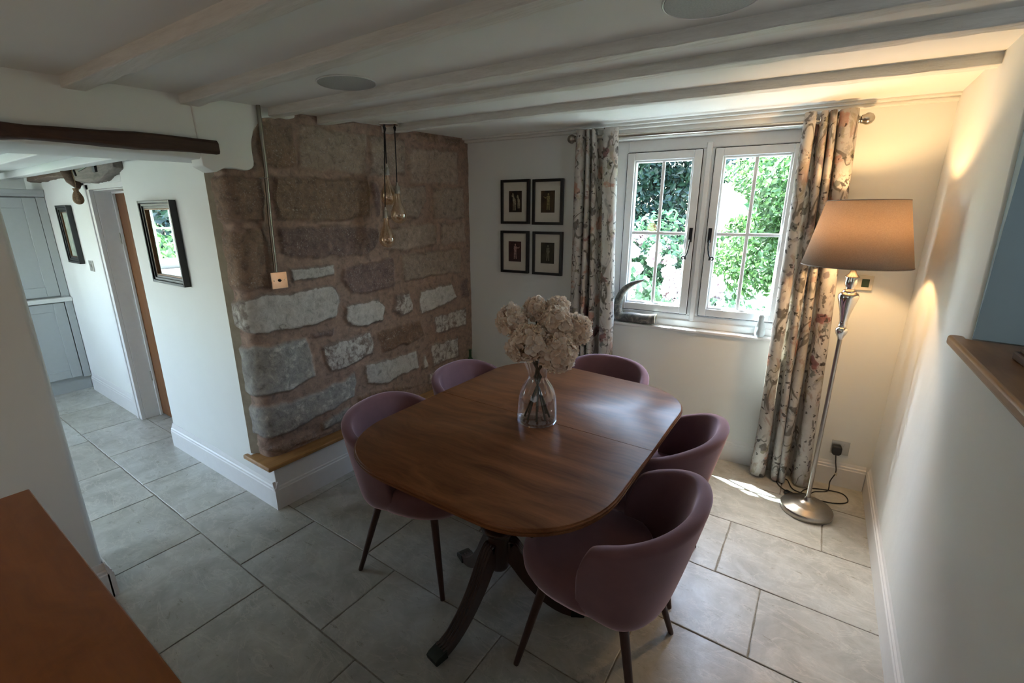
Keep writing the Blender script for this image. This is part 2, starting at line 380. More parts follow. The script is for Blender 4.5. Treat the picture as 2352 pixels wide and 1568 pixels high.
# ------------------------------------------------------------ the room
def ceilz(x,y): return 2.19-.036*(2.95-y)*min(max((.4-x)/2.8,0),1.2)
def build_floor():
    b=MB(); b.box(-6.5,1.8,-2.8,3.6,-.12,-.004); g=b.build('floor',M['grout'],smooth=False); struct(g); base=g
    rng=random.Random(4)
    ys=[-2.7,-2.25,-1.8,-1.38,-.95,-.5,-.06,.37,.78,1.175,1.62,2.02,2.46,2.9,3.35]
    rows={.37:[-4.95,-4.32,-3.68,-3.11,-2.51,-1.88,-1.24,-.62,.02],.78:[-5.1,-4.5,-3.90,-3.30,-2.70,-2.10,-1.46,-.84,-.2],1.175:[-5.6,-4.9,-4.3,-3.6,-2.9,-2.3,-1.66,-1.02,-.42,.14],
          1.62:[-2.6,-1.95,-1.3,-.65,-.01],2.02:[-2.4,-1.75,-1.0,-.2],2.46:[-2.2,-1.5,-.62,.215]}
    V=[];F=[];T=[]
    def jit(a,b_,n):
        out=[]
        for i in range(n):
            t=i/n; p=(a[0]+(b_[0]-a[0])*t,a[1]+(b_[1]-a[1])*t); out.append((p[0]+rng.uniform(-.0016,.0016),p[1]+rng.uniform(-.0016,.0016)))
        return out
    for y0,y1 in zip(ys,ys[1:]):
        xs=[-6.5]+rows.get(y0,[ -6+i*.63+rng.uniform(-.1,.1)+(.3 if int(y0*10)%2 else 0) for i in range(12)])+[1.8]
        for x0,x1 in zip(xs,xs[1:]):
            if x1<=x0+.05: continue
            g=.0032; t=[rng.random(),rng.random(),rng.random()]
            c=[(x0+g,y0+g),(x1-g,y0+g),(x1-g,y1-g),(x0+g,y1-g)]
            ring=[]
            for k in range(4):
                a,bb=c[k],c[(k+1)%4]; ring+=jit(a,bb,10)
            n=len(ring); cx=(x0+x1)/2; cy=(y0+y1)/2
            b0=len(V)
            for px,py in ring: V.append((px,py,-.006))
            for px,py in ring: V.append((px,py,-.0012))
            for px,py in ring: V.append((px+(.003 if px<cx else -.003),py+(.003 if py<cy else -.003),0))
            for q in range(2):
                for i in range(n): j=(i+1)%n; F.append((b0+q*n+i,b0+q*n+j,b0+(q+1)*n+j,b0+(q+1)*n+i))
            F.append(tuple(b0+2*n+i for i in range(n))); T+= [(*t,1)]*(3*n)
    b=MB(); b.v=V;b.f=F; o=b.build('floor_tiles',M['floor'],base,smooth=False); attr(o.data,'tile','FLOAT_COLOR',T)
build_floor()
def build_ceiling():
    b=MB(); nx,ny=24,30
    P=lambda u,v,dz:( -2.9+u*(1.8+2.9),-2.75+v*6.05,ceilz(-2.9+u*4.7,-2.75+v*6.05)+dz)
    b.grid(lambda u,v:P(u,v,0),nx,ny); b.grid(lambda u,v:P(u,v,.35),nx,ny)
    n=nx*ny
    o=b.build('ceiling',M['ceiling']); struct(o)
    b=MB(); b.box(-6.5,-2.66,-2.75,1.6,1.97,2.25)
    for y in (-1.6,-1.1,-.6,-.12,.36,.72,1.0): b.box(-6.4,-2.7,y,y+.075,1.92,1.975)
    struct(b.build('ceiling_kitchen',M['ceiling'],smooth=False,bevel=.006))
build_ceiling()
# ceiling joists, fanning slightly as in the old house
for (xa,ya,xb,yb,w) in ((-2.43,.61,.45,.83,.072),(-2.43,.985,.45,1.175,.072),(-2.43,1.37,.45,1.745,.06),(-2.43,1.67,.45,2.04,.066),(-2.43,2.12,.45,2.525,.066),(-2.43,-.05,.45,.12,.07),(-2.43,-.8,.45,-.68,.07)):
    b=MB(); rng=random.Random(int(ya*100)); N=40; rings=[]
    def sec(t,dy,dz): 
        x=xa+(xb-xa)*t; y=ya+(yb-ya)*t+dy; return (x,y,ceilz(x,y)+dz)
    V=[];F=[]
    for i in range(N+1):
        t=i/N; j=[rng.uniform(-.0022,.0022) for _ in range(4)]; wob=.004*math.sin(t*9+ya*7)
        V+=[sec(t,0,.02),sec(t,wob+j[0],-.040+j[1]),sec(t,w+wob+j[2],-.040+j[3]),sec(t,w,.02)]
    for i in range(N):
        for k in range(4): k2=(k+1)%4; F.append((i*4+k,i*4+k2,i*4+4+k2,i*4+4+k))
    F+=[(0,1,2,3),(N*4+3,N*4+2,N*4+1,N*4)]
    b.v=V;b.f=F; tag(b.build('ceiling_beam',M['beam_paint'],bevel=.004,angle=30),kind='structure')
b=MB(); b.box(-2.3,.72,-.050,.02,2.176,2.23); b.box(-2.3,.72,-.024,.02,2.158,2.177)
o=b.build('trim_1',M['beam_paint'],smooth=False,bevel=.006); o.location=WA; o.rotation_euler=(0,0,WROT); struct(o)

# left wall: pier, lintel over the opening, plaster edge above the stones
b=MB()
b.box(-2.75,-2.385,-2.75,.372,0,2.3)
b.prism([(-2.395,.36),(-2.395,1.19),(-2.66,1.19),(-2.66,1.07),(-2.89,.46),(-2.89,.36)],1.865,2.3)
struct(b.build('wall_left',M['wall'],bevel=.022,seg=4))
b=MB(); edge=[(1.040,1.835),(1.084,1.812),(1.112,1.824),(1.143,1.836),(1.192,1.834),(1.234,1.83),(1.269,1.854),(1.27,1.916),(1.273,1.962),(1.284,1.996),(1.296,2.022),(1.328,2.063),(1.345,2.082),(1.434,2.1),(1.512,2.106),(1.515,2.153),(1.518,2.3),(1.02,2.3)]
def smooth_poly(p,k=3):
    out=[]
    n=len(p)
    for i in range(n):
        a,b_,c,d=p[i-1],p[i],p[(i+1)%n],p[(i+2)%n]
        for j in range(k):
            t=j/k; f=lambda q:(.5*((2*b_[q])+(-a[q]+c[q])*t+(2*a[q]-5*b_[q]+4*c[q]-d[q])*t*t+(-a[q]+3*b_[q]-3*c[q]+d[q])*t**3))
            out.append((f(0),f(1)))
    return out
edge=edge[:1]+smooth_poly(edge)[3:len(edge)*3-9]+edge[-3:]
b.prism(edge,-2.50,-2.388,'x')
struct(b.build('trim_2',M['wall'],bevel=.006,seg=3))

# the stone wall
STONES=[('B', [(1.348, 2.063), (1.509, 2.076), (1.503, 1.887), (1.479, 1.855), (1.323, 1.849), (1.299, 1.902), (1.297, 1.987)]), ('G', [(1.534, 2.088), (1.905, 2.093), (1.99, 2.088), (1.967, 1.866), (1.879, 1.847), (1.751, 1.864), (1.507, 1.863)]), ('G', [(2.007, 2.091), (2.293, 2.102), (2.285, 1.881), (1.992, 1.854)]), ('M', [(1.666, 2.143), (1.921, 2.163), (1.919, 2.14), (1.671, 2.122)]), ('G', [(2.342, 2.062), (2.833, 2.093), (2.835, 1.85), (2.313, 1.83)]), ('B', [(2.371, 2.16), (2.633, 2.18), (2.629, 2.107), (2.367, 2.106)]), ('B', [(2.662, 2.176), (2.877, 2.175), (2.861, 2.117), (2.659, 2.116)]), ('B', [(1.16, 1.81), (1.303, 1.798), (1.291, 1.587), (1.142, 1.588)]), ('B', [(1.359, 1.812), (1.964, 1.839), (1.976, 1.778), (1.959, 1.616), (1.718, 1.576), (1.354, 1.598), (1.332, 1.703)]), ('D', [(1.991, 1.822), (2.044, 1.826), (2.068, 1.739), (2.052, 1.616), (2.01, 1.609)]), ('G', [(2.084, 1.808), (2.468, 1.823), (2.474, 1.737), (2.395, 1.6), (2.074, 1.601)]), ('G', [(2.531, 1.81), (2.89, 1.833), (2.894, 1.593), (2.536, 1.595)]), ('B', [(1.169, 1.549), (1.273, 1.546), (1.323, 1.468), (1.317, 1.352), (1.284, 1.24), (1.164, 1.25), (1.134, 1.316)]), ('D', [(1.351, 1.563), (1.716, 1.563), (2.017, 1.548), (2.022, 1.462), (1.917, 1.377), (1.484, 1.382), (1.365, 1.406), (1.351, 1.466)]), ('G', [(2.049, 1.543), (2.558, 1.561), (2.566, 1.409), (2.234, 1.382), (2.042, 1.409)]), ('G', [(2.616, 1.561), (2.893, 1.562), (2.91, 1.411), (2.612, 1.403)]), ('W', [(1.376, 1.338), (1.674, 1.338), (1.668, 1.261), (1.398, 1.254), (1.388, 1.299)]), ('D', [(1.736, 1.315), (2.126, 1.35), (2.139, 1.151), (1.91, 1.133), (1.768, 1.145), (1.706, 1.24)]), ('G', [(2.203, 1.373), (2.821, 1.371), (2.83, 1.179), (2.205, 1.167)]), ('W', [(1.156, 1.181), (1.243, 1.215), (1.462, 1.208), (1.643, 1.216), (1.692, 1.144), (1.651, 1.01), (1.463, 0.996), (1.193, 0.999), (1.159, 1.057)]), ('W', [(1.709, 1.081), (1.982, 1.092), (2.032, 1.029), (2.01, 0.928), (1.869, 0.915), (1.745, 0.937), (1.703, 0.993)]), ('V', [(2.116, 1.097), (2.266, 1.107), (2.278, 0.938), (2.156, 0.926), (2.089, 0.987)]), ('W', [(2.35, 1.096), (2.702, 1.106), (2.787, 0.989), (2.722, 0.957), (2.368, 0.914), (2.349, 1.013)]), ('D', [(2.821, 1.111), (2.91, 1.12), (2.91, 0.958), (2.824, 0.965)]), ('D', [(1.475, 0.949), (1.628, 0.949), (1.614, 0.903), (1.482, 0.913)]), ('K', [(1.155, 0.95), (1.44, 0.931), (1.464, 0.826), (1.464, 0.687), (1.317, 0.651), (1.173, 0.666), (1.16, 0.785)]), ('V', [(1.522, 0.867), (1.703, 0.873), (1.894, 0.882), (1.923, 0.791), (1.897, 0.724), (1.699, 0.681), (1.579, 0.673), (1.531, 0.75)]), ('X', [(1.95, 0.863), (2.353, 0.869), (2.387, 0.739), (2.2, 0.71), (1.976, 0.713)]), ('V', [(2.482, 0.87), (2.889, 0.882), (2.882, 0.723), (2.506, 0.723)]), ('W', [(1.814, 0.66), (2.289, 0.653), (2.321, 0.506), (1.984, 0.471), (1.828, 0.52)]), ('W', [(2.348, 0.601), (2.387, 0.591), (2.399, 0.478), (2.339, 0.473)]), ('V', [(2.424, 0.653), (2.765, 0.653), (2.793, 0.471), (2.463, 0.466)]), ('V', [(2.402, 0.439), (2.554, 0.427), (2.521, 0.325), (2.403, 0.339)]), ('K', [(1.167, 0.599), (1.441, 0.59), (1.746, 0.627), (1.733, 0.469), (1.484, 0.43), (1.226, 0.397), (1.174, 0.419), (1.161, 0.51)]), ('X', [(1.756, 0.461), (1.94, 0.447), (2.353, 0.358), (2.173, 0.371), (1.758, 0.39)]), ('K', [(1.471, 0.388), (1.687, 0.419), (1.651, 0.336), (1.471, 0.324)]), ('M', [(1.179, 0.359), (1.413, 0.364), (1.433, 0.301), (1.213, 0.302)]), ('M', [(1.451, 0.314), (1.642, 0.333), (1.637, 0.289), (1.452, 0.298)])]
def build_stone():
    U0,U1,Z0,Z1=-.105,1.86,.283,2.22; du=.0075
    nu=int((U1-U0)/du); nz=int((Z1-Z0)/du)
    u=np.linspace(U0,U1,nu); z=np.linspace(Z0,Z1,nz); UU,ZZ=np.meshgrid(u,z); uu=UU.ravel(); zz=ZZ.ravel()
    wx=uu+(fbm(uu*14+3,zz*14,11)-.5)*.035; wz=zz+(fbm(uu*14,zz*14+9,23)-.5)*.035
    best=np.full(uu.shape,-1.0); bid=np.full(uu.shape,-1)
    polys=[]
    for k,(t,p) in enumerate(STONES):
        q=[(-.17 if y<1.185 else y-1.15,zv) for y,zv in p]
        a=np.array(q); ar=np.sum(a[:,0]*np.roll(a[:,1],-1)-np.roll(a[:,0],-1)*a[:,1])
        if ar<0: a=a[::-1]
        # signed distance to the polygon (positive inside)
        d2=np.full(uu.shape,9.0); ins=np.zeros(uu.shape,bool); n=len(a)
        for i in range(n):
            x0,y0=a[i]; x1,y1=a[(i+1)%n]; ex,ey=x1-x0,y1-y0
            h=np.clip(((wx-x0)*ex+(wz-y0)*ey)/(ex*ex+ey*ey),0,1); d2=np.minimum(d2,(wx-x0-ex*h)**2+(wz-y0-ey*h)**2)
            c=((y0>wz)!=(y1>wz))&(wx<ex*(wz-y0)/(ey+1e-9)+x0); ins^=c
        d=np.where(ins,1,-1)*np.sqrt(d2)
        m=d>best; best[m]=d[m]; bid[m]=k
    COLR={'B':(.235,.160,.115),'G':(.300,.235,.190),'D':(.190,.130,.118),'M':(.265,.190,.150),'K':(.30,.29,.275),'X':(.200,.120,.080),'W':(.30,.26,.23),'V':(.25,.20,.175)}
    WASH={'W':.62,'V':.51,'K':.42,'G':.30,'D':.26,'M':.30,'X':.36,'B':.22}
    s=np.clip((best+.006)/.024,0,1); s=s*s*(3-2*s)
    rng=np.random.RandomState(3); tint=.88+.24*rng.rand(len(STONES)); lift=(rng.rand(len(STONES))-.5)*.016
    col=np.array([[c*tint[i] for c in COLR[STONES[i][0]]] for i in range(len(STONES))]); wsh=np.array([WASH[t] for t,_ in STONES])
    mort=np.array([.275,.190,.150]); mv=(.88+.26*fbm(uu*6,zz*6,5))[:,None]
    C=col[bid]*s[:,None]+mort*mv*(1-s[:,None])
    low=np.clip((1.25-zz)/.5,0,1); wash=wsh[bid]*s*np.where((uu<.0)&(wsh[bid]>.4),.72,1)
    hgt=s*(.016+lift[bid]+ (fbm(uu*9,zz*9,31,5)-.5)*.022)+(fbm(uu*16,zz*16,41,4)-.5)*.010
    edge_rough=np.clip(1-np.abs(uu-.01)/.07,0,1); hgt=hgt+edge_rough*((fbm(uu*0+2,zz*5,8)-.5)*.05)
    r=.045; th=np.clip((uu+r)/(2*r),0,1)*PI/2  # 0 return face, PI/2 front face
    nx=np.sin(th); ny=-np.cos(th)
    # corner centre at (-2.42-rad, 1.15+rad)
    rad=2*r/(PI/2)
    cx,cy=-2.425-rad,1.150+rad
    x=np.where(uu<-r,cx+(uu+r),cx+rad*nx); y=np.where(uu<-r,cy-rad,np.where(uu>r,cy+(uu-r),cy+rad*ny))
    X=x+nx*hgt; Y=y+ny*hgt
    V=np.stack([X,Y,zz],1); me=bpy.data.meshes.new('wall_stone')
    idx=np.arange(nu*nz).reshape(nz,nu); Fc=np.stack([idx[:-1,:-1],idx[:-1,1:],idx[1:,1:],idx[1:,:-1]],-1).reshape(-1,4)
    me.from_pydata(V.tolist(),[],Fc.tolist()); me.materials.append(M['stone'])
    for p in me.polygons: p.use_smooth=True
    attr(me,'stone','FLOAT_COLOR',np.concatenate([C,np.ones((len(C),1))],1)); attr(me,'wash','FLOAT',wash); attr(me,'mortar','FLOAT',1-s)
    o=bpy.data.objects.new('wall_stone',me); COL.objects.link(o); struct(o)
build_stone()
# mass of wall behind the stones and the passage wall with the mirror
b=MB(); b.box(-3.73,-2.580,1.130,1.34,0,2.0); b.box(-3.2,-2.50,1.20,3.6,0,2.3)
struct(b.build('wall_passage',M['wall'],smooth=True,bevel=.012,seg=3))
b=MB(); b.prism([(-2.592,1.122),(-2.500,1.180),(-2.500,1.22),(-2.592,1.22)],.283,1.86); struct(b.build('trim_3',M['caulk'],smooth=False,bevel=.004))
# window wall
def wbox(b,s0,s1,y0,y1,z0,z1): b.box(s0,s1,y0,y1,z0,z1)
b=MB(); F=.015
for s0,s1,z0,z1 in ((-2.6,-1.0,0,2.35),(.16,1.2,0,2.35),(-1.0,.16,0,.868),(-1.0,.16,2.098,2.35)): b.box(s0,s1,F,.225,z0,z1)
o=b.build('wall_back',M['wall'],smooth=False,bevel=.008,seg=3); o.location=WA; o.rotation_euler=(0,0,WROT); struct(o)
# right wall with the stair opening above the oak ledge
b=MB(); b.prism([(-2.75,0),(3.45,0),(3.45,2.35),(2.12,2.35),(2.075,1.9),(2.03,1.6),(2.0,1.205),(-2.75,1.205)],.428,.62,'x')
struct(b.build('wall_right',M['wall'],bevel=.010,seg=3))
b=MB(); b.box(.60,1.75,1.99,2.10,0,2.35); b.prism([(.437,1.998),(.62,1.97),(.62,2.0),(.437,2.2)],1.241,2.35); struct(b.build('wall_stairwell',M['blue_wall'],smooth=False))
b=MB(); b.box(1.7,1.8,-2.75,2.1,0,2.35); struct(b.build('wall_stair_side',M['blue_wall'],smooth=False))
b=MB()
for a in ((-6.5,-5.3,0,2.35),(-4.0,1.8,0,2.35),(-5.3,-4.0,0,1.2),(-5.3,-4.0,1.90,2.35)): b.box(a[0],a[1],-2.85,-2.7,a[2],a[3])  # the gap is an unseen opening added to light the kitchen
struct(b.build('wall_front',M['wall'],smooth=False))
# kitchen walls
b=MB(); b.box(-6.4,-4.45,1.168,1.34,0,2.1); b.box(-4.45,-3.70,1.168,1.34,1.80,2.1); b.box(-4.6,-3.6,1.335,1.45,0,2.1)
struct(b.build('wall_kitchen',M['wall'],bevel=.01))
b=MB()
for y0,y1,z0,z1 in ((-2.75,-.95,0,2.1),(.36,1.34,0,2.1),(-.95,.36,0,1.02),(-.95,.36,1.93,2.1)): b.box(-6.45,-6.25,y0,y1,z0,z1)
struct(b.build('wall_kitchen_side',M['wall'],smooth=False))
# skirting boards
PROF=[(0,0),(.022,0),(.022,.118),(.018,.123),(.018,.134),(.012,.140),(.011,.150),(.006,.160),(.0035,.170),(0,.170)]
def skirting(name,p0,p1,ext0=0,ext1=0):
    # runs from p0 to p1; the room is on the right-hand side of the direction of travel; p are at the foot of the front face
    a=Vector((*p0,0)); c=Vector((*p1,0)); d=(c-a).normalized(); n=Vector((d.y,-d.x,0)); b=MB(); N=len(PROF)
    v=[]
    for base,e in ((a,-ext0),(c,ext1)):
        for t,z in PROF:
            back=.022-t; p=base-n*back+d*(e*back/.022 if e else 0); v.append((p.x,p.y,z))
    f=[(i,(i+1)%N,(i+1)%N+N,i+N) for i in range(N)]+[tuple(range(N)),tuple(range(N,2*N))[::-1]]
    b.add(v,f); return struct(b.build(name,M['paint'],angle=25))
P0=WP(-2.10,0,0); P1=WP(.668,0,0)
skirting('baseboard_back',(P0.x,P0.y),(P1.x,P1.y),0,0)
skirting('baseboard_right',(.412,3.22),(.418,-2.6))
skirting('baseboard_passage',(-3.722,1.106),(-2.58,1.1145))
skirting('baseboard_kitchen',(-5.62,1.148),(-4.53,1.146))
skirting('baseboard_left',(-2.363,-2.6),(-2.363,.378))
skirting('baseboard_left_return',(-2.363,.394),(-2.76,.394))
# plinth under the stones and its oak shelf
b=MB(); b.box(-2.60,-2.366,1.130,3.02,0,.257); struct(b.build('trim_4',M['paint'],smooth=False,bevel=.003))
skirting('baseboard_plinth',(-2.356,1.1145),(-2.364,2.96))
skirting('baseboard_plinth_end',(-2.60,1.1145),(-2.356,1.1145))
b=MB(); b.prism([(-2.335,1.088),(-2.335,2.99),(-2.52,2.99),(-2.52,1.20),(-2.575,1.20),(-2.575,1.118),(-2.615,1.118),(-2.615,1.088)],.257,.283)
tag(b.build('oak_shelf',M['oak'],bevel=.008,seg=3),'narrow oak shelf capping the white plinth under the bare stone wall','shelf')
# oak ledge on the right wall
b=MB(); b.prism([(.385,-1.4),(.385,2.045),(.427,2.045),(.427,1.995),(.61,1.965),(.61,-1.4)],1.206,1.24)
tag(b.build('oak_ledge',M['oak_tread'],bevel=.010,seg=3),'brown oak ledge on top of the low right-hand wall','ledge')
t=thing('wooden_base',(.56,1.66,1.2405),0,'dark carved wooden base with stepped moulding, standing on the oak ledge','ornament')
b=MB(); b.box(-.085,.085,-.13,.115,0,.022); b.box(-.076,.076,-.12,.105,.022,.036); b.build('foot',M['darkwood'],t,bevel=.004)
b=MB(); b.box(-.070,.070,-.11,.097,.0365,.062); b.box(-.058,.058,-.095,.085,.062,.075); b.box(-.064,.064,-.10,.090,.075,.105); b.build('moulding',M['darkwood'],t,bevel=.004)
# dark lintel beam
def rough_beam(name,pts_fn,mat,N=26,seed=1,amp=.004,M_=None):
    rng=random.Random(seed); V=[];F=[]
    for i in range(N+1):
        t=i/N
        for q,p in enumerate(pts_fn(t)):
            V.append(tuple(c+rng.uniform(-amp,amp) for c in p))
    n=len(pts_fn(0))
    for i in range(N):
        for k in range(n): k2=(k+1)%n; F.append((i*n+k,i*n+k2,(i+1)*n+k2,(i+1)*n+k))
    F+=[tuple(range(n))[::-1],tuple(range(N*n,(N+1)*n))]
    b=MB(); b.v=V;b.f=F; return b.build(name,mat,bevel=.004,angle=50)
def lint(t):
    y=-1.6+2.705*t; k=max(0,(y-.40)/.70); w=.006*math.sin(y*9)
    top=1.932+.020*k+w; bot=1.868+.020*k+.004*math.sin(y*13+1)
    
    return [(-2.50,y,top),(-2.365,y,top-.004),(-2.350,y,top-.014),(-2.350,y,bot+.01),(-2.36,y,bot),(-2.50,y,bot)]
tag(rough_beam('timber_lintel',lint,M['dark_timber'],seed=5,amp=.0035),'dark brown timber beam set in the white wall above the kitchen opening','beam')
# kitchen timbers on the far wall
def kb1(t):
    x=-5.75+t*1.12; w=.006*math.sin(x*7)
    return [(x,1.19,1.968),(x,1.10,1.968),(x,1.09,1.90+w),(x,1.11,1.893+w),(x,1.19,1.893+w)]
tag(rough_beam('timber_wall_plate',kb1,M['brown_timber'],seed=2),'brown rough timber along the top of the kitchen wall, left of the grey beam','beam')
def kb2(t):
    x=-4.44+t*.80; bot=1.832+(0 if t<.68 else (t-.68)*.20)+.005*math.sin(x*11)
    if t<.08: bot+=.01
    return [(x,1.2,1.968),(x,1.09,1.968),(x,1.082,1.955),(x,1.082,bot+.01),(x,1.095,bot),(x,1.2,bot)]
g=thing('grey_timber_beam',(0,0,0),0,'weathered grey cracked timber above the kitchen doorway, with square mortise hole','beam')
o=rough_beam('beam',kb2,M['grey_timber'],seed=9,amp=.004); o.parent=g
b=MB(); b.box(-3.985,-3.935,1.070,1.10,1.885,1.935); b.build('mortise_hole_shade',M['black_frame'],g,smooth=False)  # solid black block painting the shade inside the mortise
b=MB()
for pts in ([(-4.30,1.905),(-4.22,1.915),(-4.13,1.925),(-4.06,1.945)],[(-3.98,1.945),(-3.88,1.948),(-3.78,1.955)]):
    b.tube([(x,1.079,z) for x,z in pts],[.003,.006,.005,.002][:len(pts)],5)
b.build('crack',M['black_frame'],g)
b=MB(); b.tube([(-4.60,1.13,1.975),(-4.585,1.11,1.90),(-4.53,1.10,1.85),(-4.475,1.10,1.80)],[.055,.06,.048,.012],10,flat=.6); b.v=[(x,min(y,1.166),z) for x,y,z in b.v]
tag(b.build('timber_brace_end',M['brown_timber']),'knotty cut end of an old brace hanging left of the grey timber','beam')
t=thing('hessian_sack',(-4.385,1.065,1.69),0,'small hessian sack hanging from a nail on the grey kitchen timber','sack')
b=MB(); b.lathe([(.001,0),(.018,.003),(.030,.02),(.032,.04),(.027,.065),(.014,.088),(.011,.093),(.018,.101),(.020,.107),(.011,.108)],18,rfun=lambda a,z:1+.10*math.sin(5*a+z*30)+.05*math.sin(11*a)); b.build('bag',M['hessian'],t,subsurf=1)
b=MB(); b.torus(.0125,.003,(0,0,.092)); b.tube([(0,.0,.092),(-.003,.006,.15),(-.005,.002,.24)],.0025,6); b.build('string',M['hessian'],t)
b=MB(); b.tube([(-4.39,1.075,1.93),(-4.39,1.06,1.925),(-4.39,1.055,1.935)],.005,6); b.tube([(-4.41,1.078,1.91),(-4.37,1.074,1.915),(-4.35,1.074,1.88)],.006,6)
tag(b.build('iron_nail',M['black_iron']),'black iron hook in the grey timber holding the sack','hook')
# kitchen door, frame
d=thing('door_1',(0,0,0),kind='structure')
b=MB(); b.box(-4.43,-3.72,1.288,1.328,.012,1.785); b.build('leaf',M['door'],d,smooth=False,bevel=.003)
b=MB()
b.box(-4.515,-4.425,1.142,1.169,0,1.87); b.box(-4.505,-4.47,1.134,1.142,0,1.865); b.box(-4.515,-3.735,1.142,1.169,1.792,1.87); b.box(-4.515,-3.735,1.134,1.142,1.825,1.865)
b.box(-4.452,-4.425,1.169,1.335,0,1.81); b.box(-4.43,-3.735,1.169,1.335,1.785,1.81); b.box(-4.428,-4.412,1.268,1.287,0,1.785); b.box(-4.428,-3.735,1.268,1.287,1.77,1.785)
b.build('door_frame',M['paint'],d,smooth=False,bevel=.003)
b=MB()
for z in (1.45,.35): b.tube([(-4.420,1.262,z-.04),(-4.420,1.262,z+.04)],.006,8)
b.build('hinge',M['steel'],d)

# cupboards: base run, worktop, dresser cupboard on the worktop
def shaker(b,x,y0,y1,z0,z1,rail=.075):
    b.box(x-.02,x-.008,y0,y1,z0,z1)
    for a in ((y0,y0+rail,z0,z1),(y1-rail,y1,z0,z1),(y0+rail,y1-rail,z0,z0+rail),(y0+rail,y1-rail,z1-rail,z1)): b.box(x-.012,x,*a)
def base_unit(y0,y1,label,filler=True):
    t=thing('kitchen_base_cabinet',(-5.68,(y0+y1)/2,0),0,label,'cabinet','grey kitchen base cabinets'); m=(y0+y1)/2
    b=MB(); b.box(-.55,-.024,y0-m+.001,y1-m-.001,.13,.859); b.build('carcass',M['cabinet'],t,smooth=False,bevel=.002)
    b=MB(); b.box(-.50,-.045,y0-m+.001,y1-m-.001,0,.128); b.build('plinth',M['cabinet'],t,smooth=False)
    e=.055 if filler else 0
    b=MB(); shaker(b,.004,y0-m+.004,y1-m-.004-e,.145,.850); b.build('door',M['cabinet'],t,smooth=False,bevel=.003)
    if e: b=MB(); b.box(-.02,.004,y1-m-e+.002,y1-m-.001,.13,.859); b.build('filler_panel',M['cabinet'],t,smooth=False,bevel=.002)
base_unit(.60,1.165,'grey shaker base cabinet below the white worktop, in the kitchen corner')
base_unit(.0,.598,'grey base cabinet next towards the kitchen window',False)
base_unit(-.65,-.002,'grey base cabinet under the kitchen window',False)
b=MB(); b.box(-6.24,-5.655,-.66,1.166,.8595,.897); tag(b.build('worktop',M['worktop'],smooth=False,bevel=.004),'white stone worktop on the grey kitchen cabinets','worktop')
t=thing('dresser_cabinet',(-5.715,.79,.8975),0,'tall grey shaker cupboard standing on the white kitchen worktop','cabinet')
b=MB(); b.box(-.33,-.024,-.29,.375,0,.87); b.build('carcass',M['cabinet'],t,smooth=False,bevel=.002)
b=MB(); shaker(b,.002,-.285,.315,.012,.862,.085); b.build('door',M['cabinet'],t,smooth=False,bevel=.003)
b=MB(); b.box(-.022,.002,.318,.374,.002,.868); b.build('filler_panel',M['cabinet'],t,smooth=False)
b=MB(); b.box(-.33,.018,-.30,.376,.872,.925); b.box(-.33,.028,-.30,.376,.895,.93); b.build('cornice',M['cabinet'],t,smooth=False,bevel=.004)

def casement(t,name,s0,s1,z0,z1,y0,y1,fw=.048,vbars=(),hbars=(),mat='upvc'):
    b=MB()
    for a in ((s0,s0+fw,z0,z1),(s1-fw,s1,z0,z1),(s0+fw,s1-fw,z0,z0+fw),(s0+fw,s1-fw,z1-fw,z1)):
        b.box(a[0],a[1],y0,y1,a[2],a[3])
    g=.012; i0,i1,j0,j1=s0+fw,s1-fw,z0+fw,z1-fw
    for a in ((i0,i0+g,j0,j1),(i1-g,i1,j0,j1),(i0+g,i1-g,j0,j0+g),(i0+g,i1-g,j1-g,j1)): b.box(a[0],a[1],y0+.012,y1,a[2],a[3])
    f=b.build(name,M[mat],t,smooth=False,bevel=.004)
    b=MB()
    for s in vbars: b.box(s-.010,s+.010,y0+.016,y0+.030,z0+fw,z1-fw)
    for z in hbars: b.box(s0+fw,s1-fw,y0+.0155,y0+.0305,z-.010,z+.010)
    b.build('glazing_bar',M[mat],f,smooth=False,bevel=.003)
    b=MB(); b.box(s0+fw-.005,s1-fw+.005,y0+.032,y0+.036,z0+fw-.005,z1-fw+.005); b.build('glass',M['pane'],f,smooth=False)
    return f
w=thing('window_1',WA,WROT,kind='structure')
b=MB(); y0,y1=.085,.155
for a in ((-1.0,-.925,.885,2.098),(.085,.16,.885,2.098),(-.925,.085,.885,.968),(-.925,.085,2.025,2.098),(-.457,-.383,.968,2.025)): b.box(a[0],a[1],y0,y1,a[2],a[3])
b.box(-1.0,.16,.072,.09,.885,.93); b.box(-.436,-.404,.074,.09,.93,2.06)
b.build('window_frame',M['upvc'],w,smooth=False,bevel=.005)
casement(w,'sash',-.925,-.457,.975,2.02,.070,.125,vbars=(-.690,),hbars=(1.507,))
casement(w,'sash',-.383,.085,.975,2.02,.070,.125,vbars=(-.150,),hbars=(1.507,))
for sx,s in ((-1,-.478),(1,-.362)):
    b=MB(); b.box(s-.010,s+.010,.058,.071,1.455,1.545)
    pts=[(s,.052,1.47),(s,.045,1.45),(s-sx*-.002,.042,1.42),(s+sx*.008,.042,1.385),(s+sx*.022,.042,1.350)]
    for k in range(13):
        a=PI*.15-k*PI/7*1.0; r=.017*(1-k/17)
        pts.append((s+sx*(.030+.0+r*math.cos(a+PI)),.042,1.352+r*math.sin(a+PI)))
    b.tube(pts,[.0055]*4+[.0045]*(len(pts)-4),7); b.build('window_handle',M['black_iron'],w)
b=MB(); b.box(-.999,.159,.0,.086,.866,.885); b.build('window_sill',M['paint'],w,smooth=False,bevel=.005)
